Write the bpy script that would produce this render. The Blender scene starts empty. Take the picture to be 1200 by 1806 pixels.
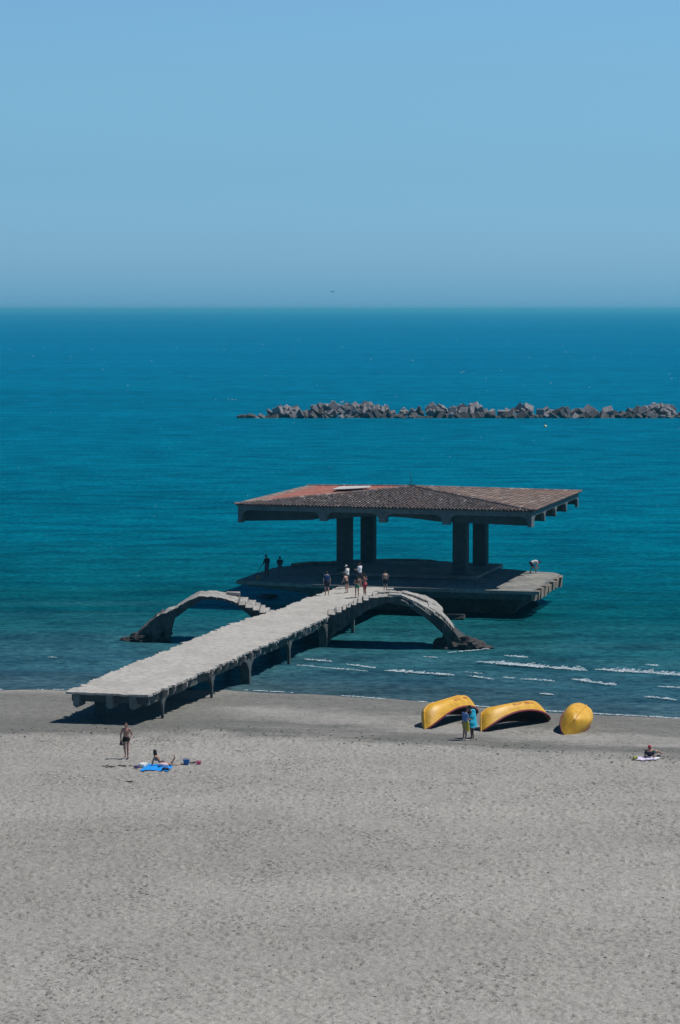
import bpy, bmesh, math, random
import numpy as np
from mathutils import Vector, Matrix, Quaternion, noise
R = math.radians
random.seed(7); rng = np.random.default_rng(7)
scene = bpy.context.scene
COL = scene.collection

# ------------------------------------------------------------------ camera
CAM_H = 22.5; FPX = 4276.0; HOR = 545.0
PITCH = math.atan((903 - HOR) / FPX)
cam_data = bpy.data.cameras.new('camera'); cam = bpy.data.objects.new('camera', cam_data); COL.objects.link(cam)
cam.location = (0, 0, CAM_H); cam.rotation_euler = (R(90) - PITCH, 0, 0)
cam_data.sensor_fit = 'VERTICAL'; cam_data.sensor_height = 36; cam_data.sensor_width = 24
cam_data.lens = FPX * 36 / 1806; cam_data.clip_start = 1; cam_data.clip_end = 90000
scene.camera = cam
scene.render.resolution_x = 680; scene.render.resolution_y = 1024

# ------------------------------------------------------------------ sky, sun, exposure
SUN_EL, SUN_AZ = 61.0, 9.0            # azimuth from +x towards +y
world = bpy.data.worlds.new('World'); scene.world = world; world.use_nodes = True
nt = world.node_tree; nt.nodes.clear()
out = nt.nodes.new('ShaderNodeOutputWorld'); bg = nt.nodes.new('ShaderNodeBackground')
sky = nt.nodes.new('ShaderNodeTexSky'); sky.sky_type = 'NISHITA'; sky.sun_disc = False
sky.sun_elevation = R(SUN_EL); sky.sun_rotation = R(90 - SUN_AZ)
sky.altitude = 0; sky.air_density = 1.0; sky.dust_density = 0.6; sky.ozone_density = 2.0
tc = nt.nodes.new('ShaderNodeTexCoord'); sp = nt.nodes.new('ShaderNodeSeparateXYZ')
rp = nt.nodes.new('ShaderNodeValToRGB'); mul = nt.nodes.new('ShaderNodeMixRGB'); mul.blend_type = 'MULTIPLY'; mul.inputs[0].default_value = 1
nt.links.new(tc.outputs['Generated'], sp.inputs[0]); nt.links.new(sp.outputs[2], rp.inputs[0])
el = rp.color_ramp.elements
el[0].position = 0.0; el[0].color = (0.147, 0.40, 0.79, 1)
el[1].position = 1.0; el[1].color = (0.015, 0.11, 0.20, 1)
for p_, c_ in ((0.021, (.188, .380, .68)), (.056, (.207, .371, .56)), (.09, (.248, .412, .535)), (.135, (.29, .45, .555)), (.2, (.07, .16, .25)), (.4, (.03, .13, .21))):  # high stops darken the sky beyond the view, added to cut fill
    e = el.new(p_); e.color = (*c_, 1)
SKY_TINT = rp
nt.links.new(sky.outputs[0], mul.inputs[1]); nt.links.new(rp.outputs[0], mul.inputs[2])
gain = nt.nodes.new('ShaderNodeMixRGB'); gain.blend_type = 'MULTIPLY'; gain.inputs[0].default_value = 1; gain.inputs[2].default_value = (1.5, 1.5, 1.5, 1)
nt.links.new(mul.outputs[0], gain.inputs[1]); nt.links.new(gain.outputs[0], bg.inputs[0]); nt.links.new(bg.outputs[0], out.inputs[0])
bg.inputs[1].default_value = 0.14
sd = bpy.data.lights.new('sun', 'SUN'); sd.energy = 4.2; sd.angle = R(0.5); sd.color = (1.0, 0.95, 0.88)
sun = bpy.data.objects.new('sun', sd); COL.objects.link(sun)
sdir = Vector((math.cos(R(SUN_EL)) * math.cos(R(SUN_AZ)), math.cos(R(SUN_EL)) * math.sin(R(SUN_AZ)), math.sin(R(SUN_EL))))
sun.rotation_euler = sdir.to_track_quat('Z', 'Y').to_euler(); sun.location = (60, 150, 80)
scene.view_settings.view_transform = 'Standard'; scene.view_settings.look = 'None'
scene.view_settings.exposure = 0.0; scene.view_settings.gamma = 1.0

# ------------------------------------------------------------------ survey helpers
def ray(px, py):
    a = (px - 600) / FPX; b = (903 - py) / FPX
    return Vector((a, math.cos(PITCH) + b * math.sin(PITCH), -math.sin(PITCH) + b * math.cos(PITCH)))
def P(px, py, z=0.0):
    d = ray(px, py); t = (z - CAM_H) / d.z
    return Vector((d.x * t, d.y * t, z))
def V(px, py, y0, k):                       # point on the upright plane y = y0 + k x
    d = ray(px, py); t = y0 / (d.y - k * d.x)
    return Vector((d.x * t, d.y * t, CAM_H + d.z * t))
def lerp_list(pts, x):
    return float(np.interp(x, [p[0] for p in pts], [p[1] for p in pts]))
def fbm(x, y, z=0, o=4):
    v = 0; a = 1
    for i in range(o):
        v += a * noise.noise((x, y, z)); x *= 2.03; y *= 2.03; a *= .5
    return v
def nfield(X, Y, seed, octs=4):
    """numpy value noise, vectorised"""
    r = np.random.default_rng(seed); T = r.random((256, 256)); v = np.zeros_like(X); a = 1; s = 0
    for o in range(octs):
        xi = np.floor(X).astype(int); yi = np.floor(Y).astype(int); fx = X - xi; fy = Y - yi
        fx = fx * fx * (3 - 2 * fx); fy = fy * fy * (3 - 2 * fy)
        g = lambda i, j: T[(xi + i) % 256, (yi + j) % 256]
        v += a * ((g(0, 0) * (1 - fx) + g(1, 0) * fx) * (1 - fy) + (g(0, 1) * (1 - fx) + g(1, 1) * fx) * fy)
        s += a; a *= .55; X = X * 2.03 + 17; Y = Y * 2.03 + 31
    return v / s * 2 - 1

# shoreline y as a function of x
_sh = [(p.x, p.y) for p in (P(a, b) for a, b in ((-400, 1213), (0, 1218), (120, 1218), (400, 1217), (560, 1226), (740, 1239), (900, 1252), (1200, 1269), (1700, 1290)))]
_sh = [(-900, _sh[0][1] + 4)] + _sh + [(900, _sh[-1][1] - 8)]
_shx = np.array([a for a, b in _sh]); _shy = np.array([b for a, b in _sh])
_prs = np.array([-400, -160, -20, -5, 0, 2.5, 6, 12, 18, 30, 55, 75, 200]); _prz = np.array([-14, -6, -1.2, -.3, 0, .12, .17, .27, .55, .9, 1.3, 1.6, 4.0])
def ground_base(x, y):
    s = np.interp(x, _shx, _shy) - y
    return np.interp(s, _prs, _prz), s
_GZ = None
def ground(x, y):
    if _GZ is None: return float(ground_base(x, y)[0])
    gx, gy, gz = _GZ; i = int(np.clip(np.searchsorted(gx, x) - 1, 0, len(gx) - 2)); j = int(np.clip(np.searchsorted(gy, y) - 1, 0, len(gy) - 2))
    a = (x - gx[i]) / (gx[i + 1] - gx[i]); b = (y - gy[j]) / (gy[j + 1] - gy[j])
    return float(gz[j, i] * (1 - a) * (1 - b) + gz[j, i + 1] * a * (1 - b) + gz[j + 1, i] * (1 - a) * b + gz[j + 1, i + 1] * a * b)
def G(px, py):                              # point on the sand seen at a pixel
    z = .5
    for i in range(12):
        p = P(px, py, z); z = ground(p.x, p.y)
    return P(px, py, z)

# ------------------------------------------------------------------ object helpers
def tag(o, label=None, cat=None, group=None, kind=None):
    if label: o['label'] = label
    if cat: o['category'] = cat
    if group: o['group'] = group
    if kind: o['kind'] = kind
    return o
def empty(name, loc, rz=0):
    o = bpy.data.objects.new(name, None); COL.objects.link(o); o.location = loc; o.rotation_euler = (0, 0, rz); return o
def link(name, me, mats, parent=None, smooth=False):
    o = bpy.data.objects.new(name, me); COL.objects.link(o)
    for m in (mats if isinstance(mats, (list, tuple)) else [mats]): me.materials.append(m)
    if smooth: me.polygons.foreach_set('use_smooth', [True] * len(me.polygons))
    if parent: o.parent = parent
    return o
def bm_obj(name, bm, mats, parent=None, smooth=False):
    bmesh.ops.recalc_face_normals(bm, faces=bm.faces)
    me = bpy.data.meshes.new(name); bm.to_mesh(me); bm.free()
    return link(name, me, mats, parent, smooth)
def w2l(parent, p):                          # world point in the local space of an empty
    return Matrix.Rotation(-parent.rotation_euler.z, 4, 'Z') @ (Vector(p) - Vector(parent.location))

# ------------------------------------------------------------------ materials
def new_mat(name):
    m = bpy.data.materials.new(name); m.use_nodes = True
    return m, m.node_tree, m.node_tree.nodes['Principled BSDF']
def N(t, typ, **kw):
    n = t.nodes.new(typ)
    for k, v in kw.items(): setattr(n, k, v)
    return n
def coords(t, scale=(1, 1, 1), kind='Object', rot=(0, 0, 0)):
    c = N(t, 'ShaderNodeTexCoord'); m = N(t, 'ShaderNodeMapping'); m.inputs['Scale'].default_value = scale; m.inputs['Rotation'].default_value = rot
    t.links.new(c.outputs[kind], m.inputs[0]); return m.outputs[0]
def noise_n(t, vec, scale, detail=5, rough=.55):
    n = N(t, 'ShaderNodeTexNoise'); n.inputs['Scale'].default_value = scale; n.inputs['Detail'].default_value = detail; n.inputs['Roughness'].default_value = rough
    t.links.new(vec, n.inputs['Vector']); return n.outputs['Fac']
def ramp(t, fac, stops):
    r = N(t, 'ShaderNodeValToRGB'); e = r.color_ramp.elements
    e[0].position, e[0].color = stops[0][0], (*stops[0][1], 1); e[1].position, e[1].color = stops[-1][0], (*stops[-1][1], 1)
    for p, c in stops[1:-1]:
        q = e.new(p); q.color = (*c, 1)
    t.links.new(fac, r.inputs[0]); return r.outputs[0]
def mix(t, fac, a, b, mode='MIX'):
    m = N(t, 'ShaderNodeMixRGB', blend_type=mode)
    for i, v in ((0, fac), (1, a), (2, b)):
        if hasattr(v, 'links'): t.links.new(v, m.inputs[i])
        elif i == 0: m.inputs[0].default_value = v
        else: m.inputs[i].default_value = (*v, 1)
    return m.outputs[0]
def math_n(t, op, a, b=0.0):
    m = N(t, 'ShaderNodeMath', operation=op)
    for i, v in ((0, a), (1, b)):
        if hasattr(v, 'links'): t.links.new(v, m.inputs[i])
        else: m.inputs[i].default_value = v
    return m.outputs[0]
def bump(t, b, h, strength, dist):
    n = N(t, 'ShaderNodeBump'); n.inputs['Strength'].default_value = strength; n.inputs['Distance'].default_value = dist
    t.links.new(h, n.inputs['Height']); t.links.new(n.outputs[0], b.inputs['Normal'])

def simple(name, c, rough=.7, var=.18, scale=6, bstr=.2, bdist=.01, metallic=0):
    m, t, b = new_mat(name); v = coords(t)
    f = noise_n(t, v, scale)
    c0 = tuple(x * (1 - var) for x in c); c1 = tuple(min(1, x * (1 + var)) for x in c)
    t.links.new(ramp(t, f, [(.3, c0), (.7, c1)]), b.inputs['Base Color'])
    b.inputs['Roughness'].default_value = rough; b.inputs['Metallic'].default_value = metallic
    bump(t, b, noise_n(t, v, scale * 4), bstr, bdist); return m

def concrete(name, base, dark, stain=.5, sc=1.0, bd=.03, crack=.2):
    m, t, b = new_mat(name); v = coords(t)
    big = noise_n(t, v, .35 * sc, 6, .6); mid = noise_n(t, v, 2.2 * sc, 8, .65); fine = noise_n(t, v, 14 * sc, 4, .6)
    col = ramp(t, mid, [(.28, dark), (.46, tuple(.6 * a + .4 * c for a, c in zip(base, dark))), (.58, base), (.8, tuple(min(1, x * 1.15) for x in base))])
    col = mix(t, math_n(t, 'MULTIPLY', ramp(t, big, [(.45, (0, 0, 0)), (.62, (1, 1, 1))]), stain), col, dark)
    vs = coords(t, (5, 5, .25)); st = noise_n(t, vs, 1.0 * sc, 3, .5)
    col = mix(t, math_n(t, 'MULTIPLY', ramp(t, st, [(.5, (0, 0, 0)), (.7, (1, 1, 1))]), .25), col, dark)
    vo = N(t, 'ShaderNodeTexVoronoi', feature='DISTANCE_TO_EDGE'); vo.inputs['Scale'].default_value = .45 * sc
    wv = N(t, 'ShaderNodeVectorMath', operation='ADD'); cn = N(t, 'ShaderNodeTexNoise'); cn.inputs['Scale'].default_value = 1.5; t.links.new(v, cn.inputs['Vector']); t.links.new(v, wv.inputs[0]); t.links.new(cn.outputs['Color'], wv.inputs[1]); t.links.new(wv.outputs[0], vo.inputs['Vector'])
    col = mix(t, math_n(t, 'MULTIPLY', ramp(t, vo.outputs['Distance'], [(.008, (1, 1, 1)), (.025, (0, 0, 0))]), crack), col, tuple(x * .45 for x in dark))
    t.links.new(col, b.inputs['Base Color']); b.inputs['Roughness'].default_value = .9
    h = math_n(t, 'ADD', mid, math_n(t, 'MULTIPLY', fine, .4)); bump(t, b, h, .8, bd); return m

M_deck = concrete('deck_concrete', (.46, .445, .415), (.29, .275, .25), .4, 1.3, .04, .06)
M_deck_shaded = concrete('shaded_beam_concrete', (.085, .108, .112), (.03, .042, .048), .5)  # shade under the deck put into the colour of the same concrete
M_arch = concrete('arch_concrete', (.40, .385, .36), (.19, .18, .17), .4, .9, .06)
M_arch_dark = concrete('shaded_wet_arch_concrete', (.11, .11, .105), (.03, .032, .035), .6, .9, .08)  # shade put into the colour of sides and pedestal; wet foot and rock too
M_rubble = concrete('broken_concrete', (.075, .065, .062), (.02, .021, .024), .6, 1.6, .08)
M_plat = concrete('platform_concrete', (.285, .275, .25), (.11, .115, .115), .6)
M_pav_shaded = concrete('shaded_pavilion_concrete', (.06, .088, .10), (.035, .05, .06), .4)  # same concrete as the fascia, blue shade under the roof painted in
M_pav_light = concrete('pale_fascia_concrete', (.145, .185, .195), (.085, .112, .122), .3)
M_block = concrete('breakwater_concrete', (.29, .275, .285), (.09, .095, .11), .5, .5, .08)
M_block_wet = concrete('wet_breakwater_concrete', (.10, .10, .11), (.04, .04, .045), .5, .5, .08)

# sand: colour from moisture painted by distance to the water line
def sand_material():
    m, t, b = new_mat('sand'); v = coords(t)
    at = N(t, 'ShaderNodeAttribute', attribute_name='wet')
    f1 = noise_n(t, v, .12, 5, .6); f2 = noise_n(t, v, 3.0, 8, .75); f3 = noise_n(t, coords(t, (.7, .9, 1)), 5, 6, .75)
    dry = ramp(t, f2, [(.34, (.225, .217, .203)), (.45, (.302, .292, .272)), (.57, (.348, .338, .317)), (.70, (.40, .388, .364))])
    dry = mix(t, ramp(t, f1, [(.35, (0, 0, 0)), (.7, (.35, .35, .35))]), dry, (.27, .265, .255))
    dry = mix(t, math_n(t, 'MULTIPLY', ramp(t, f3, [(.60, (0, 0, 0)), (.68, (1, 1, 1))]), .45), dry, (.14, .135, .13))  # dark spots painted as the shade of small dimples
    grain = noise_n(t, v, 16, 4, .8); dry = mix(t, 1, dry, ramp(t, grain, [(.34, (.66, .66, .66)), (.5, (1, 1, 1)), (.66, (1.28, 1.28, 1.28))]), 'MULTIPLY')
    big = noise_n(t, coords(t, (.4, 1, 1)), .09, 4, .6); dry = mix(t, 1, dry, ramp(t, big, [(.35, (.88, .88, .875)), (.65, (1.08, 1.08, 1.08))]), 'MULTIPLY')
    clus = noise_n(t, v, .25, 3, .5); spk = noise_n(t, coords(t, (.7, 1, 1)), 8.0, 3, .6)
    spk = ramp(t, math_n(t, 'ADD', spk, math_n(t, 'MULTIPLY', clus, .45)), [(.855, (0, 0, 0)), (.885, (1, 1, 1))])
    dry = mix(t, math_n(t, 'MULTIPLY', spk, .8), dry, (.085, .085, .08))
    wetc = ramp(t, f2, [(.3, (.085, .088, .082)), (.5, (.140, .142, .132)), (.75, (.195, .196, .182))])
    wetc = mix(t, 1, wetc, ramp(t, grain, [(.36, (.78, .78, .78)), (.64, (1.22, 1.22, 1.22))]), 'MULTIPLY')
    t.links.new(mix(t, at.outputs['Fac'], dry, wetc), b.inputs['Base Color'])
    b.inputs['Roughness'].default_value = .92; b.inputs['Specular IOR Level'].default_value = .2
    bump(t, b, math_n(t, 'ADD', noise_n(t, v, 9, 6, .7), math_n(t, 'MULTIPLY', noise_n(t, v, 2.5, 5), 1.5)), .9, .05); return m
M_sand = sand_material()

def water_material():
    m = bpy.data.materials.new('sea_water'); m.use_nodes = True; t = m.node_tree; t.nodes.clear()
    o = N(t, 'ShaderNodeOutputMaterial'); d = N(t, 'ShaderNodeBsdfDiffuse'); g = N(t, 'ShaderNodeBsdfGlossy'); mx = N(t, 'ShaderNodeMixShader')
    at = N(t, 'ShaderNodeAttribute', attribute_name='depth')      # 0 shore .. 1 open sea
    deep = ramp(t, at.outputs['Fac'], [(0.0, (.050, .100, .120)), (.05, (.034, .100, .135)), (.14, (.018, .096, .118)), (.26, (.002, .082, .099)), (.42, (.0002, .112, .164)), (.62, (.0001, .132, .220)), (.82, (.0001, .145, .27)), (1.0, (.0001, .16, .31))])
    s1 = noise_n(t, coords(t, (.42, 1, 1)), .28, 8, .68); s2 = noise_n(t, coords(t, (.12, .5, 1)), .06, 5, .6); s3 = noise_n(t, coords(t, (.75, 1, 1)), 1.9, 5, .7)
    s4 = noise_n(t, coords(t, (.15, .4, 1)), .012, 4, .6)
    k = ramp(t, s1, [(.38, (.60, .66, .70)), (.5, (1, 1, 1)), (.62, (1.36, 1.3, 1.26))]); deep = mix(t, 1, deep, k, 'MULTIPLY')  # light and dark of larger ripples put into the colour
    k = ramp(t, s2, [(.3, (.85, .86, .88)), (.7, (1.15, 1.12, 1.12))]); deep = mix(t, 1, deep, k, 'MULTIPLY')
    k = ramp(t, s4, [(.3, (.9, .92, .93)), (.7, (1.1, 1.07, 1.06))]); deep = mix(t, 1, deep, k, 'MULTIPLY')
    k = ramp(t, s3, [(.38, (.58, .64, .68)), (.62, (1.45, 1.36, 1.3))]); deep = mix(t, 1, deep, k, 'MULTIPLY')  # sunlit and dark sides of small ripples painted as colour noise
    t.links.new(deep, d.inputs['Color'])
    g.inputs['Color'].default_value = (.03, .50, .72, 1); g.inputs['Roughness'].default_value = .22
    h = math_n(t, 'ADD', math_n(t, 'MULTIPLY', noise_n(t, coords(t, (.7, 1, 1)), 1.4, 6, .65), .35), math_n(t, 'MULTIPLY', noise_n(t, coords(t, (.5, 1, 1)), .4, 5, .6), 1.0))
    bn = N(t, 'ShaderNodeBump'); bn.inputs['Strength'].default_value = .9; bn.inputs['Distance'].default_value = .55
    t.links.new(h, bn.inputs['Height']); t.links.new(bn.outputs[0], g.inputs['Normal']); t.links.new(bn.outputs[0], d.inputs['Normal'])
    fr = N(t, 'ShaderNodeFresnel'); fr.inputs['IOR'].default_value = 1.33; t.links.new(bn.outputs[0], fr.inputs['Normal'])
    fac = math_n(t, 'MINIMUM', math_n(t, 'MULTIPLY', fr.outputs[0], .45), .16)
    t.links.new(fac, mx.inputs[0]); t.links.new(d.outputs[0], mx.inputs[1]); t.links.new(g.outputs[0], mx.inputs[2]); t.links.new(mx.outputs[0], o.inputs[0])
    return m
M_water = water_material()
M_foam = simple('foam', (.50, .58, .62), .8, .12, 8, .4, .02)

def attr_mat(name, attr='tint', rough=.85, bs=.4, bd=.01):
    m, t, b = new_mat(name); a = N(t, 'ShaderNodeAttribute', attribute_name=attr); v = coords(t)
    k = ramp(t, noise_n(t, v, 18, 4), [(.3, (.75, .75, .75)), (.7, (1.2, 1.2, 1.2))])
    t.links.new(mix(t, 1, a.outputs['Color'], k, 'MULTIPLY'), b.inputs['Base Color']); b.inputs['Roughness'].default_value = rough
    bump(t, b, noise_n(t, v, 25), bs, bd); return m
M_tiles = attr_mat('roof_tiles')
M_under = simple('roof_sheet', (.52, .50, .48), .7, .15, 2)
M_maroon = simple('maroon_paint', (.17, .022, .035), .45, .2, 3)
M_hull_in = simple('hull_inside', (.045, .022, .022), .8, .25, 3)
M_red_letter = simple('red_lettering', (.36, .035, .01), .6, .12, 10)
def yellow_mat():
    m, t, b = new_mat('yellow_hull_paint'); v = coords(t)
    f = noise_n(t, v, 1.6, 7, .6); f2 = noise_n(t, v, 9, 5, .7)
    c = ramp(t, f, [(.3, (.50, .25, .018)), (.5, (.72, .385, .020)), (.72, (.80, .48, .06))])
    c = mix(t, math_n(t, 'MULTIPLY', ramp(t, f2, [(.5, (0, 0, 0)), (.66, (1, 1, 1))]), .5), c, (.36, .25, .08))
    t.links.new(c, b.inputs['Base Color']); b.inputs['Roughness'].default_value = .5
    bump(t, b, f2, .3, .01); return m
M_yellow = yellow_mat()
M_wood = simple('weathered_wood', (.10, .08, .065), .8, .3, 8)
M_weed = simple('dark_seaweed', (.035, .035, .03), .9, .4, 8)
M_plant = simple('dry_stalk', (.02, .05, .03), .8, .3, 8)
M_metal = simple('dark_metal', (.05, .05, .055), .5, .2, 8)

# ------------------------------------------------------------------ the ground
def axis_vals(lo, hi, step, far_lo, far_hi, n):
    core = np.arange(lo, hi + step * .5, step)
    a = lo - np.geomspace(step * 1.5, lo - far_lo, n)[::-1]; b = hi + np.geomspace(step * 1.5, far_hi - hi, n)
    return np.concatenate([a, core, b])
def grid_mesh(name, xs, ys, Z, attrs):
    nx, ny = len(xs), len(ys); X, Y = np.meshgrid(xs, ys)
    co = np.stack([X, Y, Z], -1).reshape(-1, 3).astype(np.float32)
    i = np.arange(nx * ny).reshape(ny, nx)
    q = np.stack([i[:-1, :-1], i[:-1, 1:], i[1:, 1:], i[1:, :-1]], -1).reshape(-1, 4)
    me = bpy.data.meshes.new(name); me.vertices.add(len(co)); me.vertices.foreach_set('co', co.ravel())
    me.loops.add(q.size); me.loops.foreach_set('vertex_index', q.ravel().astype(np.int32))
    me.polygons.add(len(q)); me.polygons.foreach_set('loop_start', np.arange(0, q.size, 4, dtype=np.int32)); me.polygons.foreach_set('loop_total', np.full(len(q), 4, dtype=np.int32))
    me.update(calc_edges=True); me.validate()
    me.polygons.foreach_set('use_smooth', [True] * len(q))
    for k, a in attrs.items():
        at = me.attributes.new(k, 'FLOAT', 'POINT'); at.data.foreach_set('value', a.reshape(-1).astype(np.float32))
    return me

xs = axis_vals(-24, 24, .075, -40000, 40000, 40)
ys = np.concatenate([-np.geomspace(2, 400, 12)[::-1], np.arange(0, 62, 3), np.arange(62, 112, .08), np.arange(112, 147, .10), 147 + np.geomspace(.3, 400, 30)])
X, Y = np.meshgrid(xs, ys)
Zb, S = ground_base(X, Y)
SS = S + 2.4 * nfield(X * .12, Y * .3, 5) + 1.2 * nfield(X * .6, Y * .6, 6)
dry = np.clip((SS - 15.0 + .11 * (X - 5)) / 2.6, 0, 1); shore_fade = np.clip((S - .3) / 4, 0, 1)
rough_amp = .010 + .034 * dry
n1 = nfield(X * 1.9, Y * 1.5, 11, 3); n2 = nfield(X * 6.5, Y * 6.0, 12, 2); n3 = nfield(X * .5, Y * .4, 13, 2)
ber = np.clip(1 - np.abs(SS - 10) / 4, 0, 1) * np.clip((X + 8) / 4, 0, 1)
Z = Zb + .045 * nfield(X * .22, Y * .05, 51, 4) * np.exp(-(S / 4) ** 2) + shore_fade * (rough_amp * (.5 * n1 + 1.0 * n2) + .05 * n3 * dry + .04 * ber * n1)
# footprints and pits
pits = 11000
pu = rng.random(pits); pyy = 64 + 62 * pu ** .9; pxx = (rng.random(pits) * 2 - 1) * (pyy * .145 + 1)
xi = np.searchsorted(xs, pxx); yi = np.searchsorted(ys, pyy)
for a, b, x0, y0 in zip(xi, yi, pxx, pyy):
    if ground_base(x0, y0)[1] < 15: continue
    r = random.uniform(.05, .13); dpt = random.uniform(.03, .09)
    w = 4
    sl = (slice(max(0, b - w), b + w), slice(max(0, a - w), a + w))
    dd = ((X[sl] - x0) ** 2 + ((Y[sl] - y0) / 1.3) ** 2) / (r * r)
    Z[sl] += -dpt * np.exp(-dd * 1.6) + dpt * .45 * np.exp(-(np.sqrt(dd) - 1.5) ** 2 * 4)
_GZ = (xs, ys, Z)
wet = 1 - dry
pale = np.clip(nfield(X * .16, Y * .75, 21, 4) * 2.2 - .1, 0, 1) * np.clip((X + 9) / 3, 0, 1) * np.clip((S - 5) / 4, 0, 1)
pale = np.maximum(pale, np.clip(1 - np.abs(SS - 8.5 + .0 * X) / 3.2, 0, 1) * np.clip((X + 8) / 3, 0, 1) * .8)
band = np.interp(SS + .6 * nfield(X * .9, Y * 2.5, 42, 3), [0, 1.2, 2.5, 5.5, 7, 10.5, 12.2, 15.5, 17], [.70, .85, .80, .78, .35, .40, .92, 1.0, .9])
bandl = np.interp(SS, [0, 1.0, 2.6, 4, 9, 12.5, 17], [.15, .25, .75, .8, .72, .85, .95]); mx_ = np.clip((X + 9) / 4, 0, 1)
band = band * mx_ + bandl * (1 - mx_)
wet = np.clip(wet * (band - .45 * pale + .13 * nfield(X * .5, Y * 2.2, 41, 4)), 0, 1)
o = link('sand_beach', grid_mesh('sand_beach', xs, ys, Z, {'wet': wet}), M_sand)
tag(o, 'grey trampled sand beach, darker and smoother near the water', 'beach', kind='structure')

# ------------------------------------------------------------------ the sea
xw = axis_vals(-34, 34, .30, -30000, 30000, 34)
yw = np.concatenate([np.arange(126, 176, .16), np.arange(176, 215, .35), np.geomspace(215.5, 600, 150), np.geomspace(610, 38000, 60)])
Xw, Yw = np.meshgrid(xw, yw)
Sw = Yw - np.interp(Xw, _shx, _shy)
near = np.clip(1 - (Yw - 175) / 500, 0, 1) * np.clip((34 + Yw * .1 - np.abs(Xw)) / 5, 0, 1) * np.clip(Sw / 5, 0, 1)
ph = Yw + .19 * Xw + 2.5 * nfield(Xw * .05, Yw * .07, 31, 3)
swell = np.sin(ph * 2 * np.pi / 6.5) * .5 + .5
Zw = near * (.10 * (swell ** 2.5 - .3) * np.clip(1.4 - Sw / 45, .25, 1) + .05 * nfield(Xw * .35, Yw * 1.0, 32, 4) + .02 * nfield(Xw * .9, Yw * 2.6, 33, 2))
Dp = np.interp(Sw, [-5, 0, 8, 20, 32, 55, 110, 300, 900, 5000], [0, 0, .05, .12, .2, .30, .45, .62, .8, 1])
Dp = np.clip(Dp + .055 * nfield(Xw * .05, Yw * .33, 34, 4) * np.clip(Sw / 10, 0, 1), 0, 1)  # lighter and darker bands paint wave crests and troughs into the colour
o = link('sea', grid_mesh('sea', xw, yw, Zw, {'depth': Dp}), M_water)
tag(o, 'calm teal sea with small ripples reaching to the horizon', 'sea', kind='structure')

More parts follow.
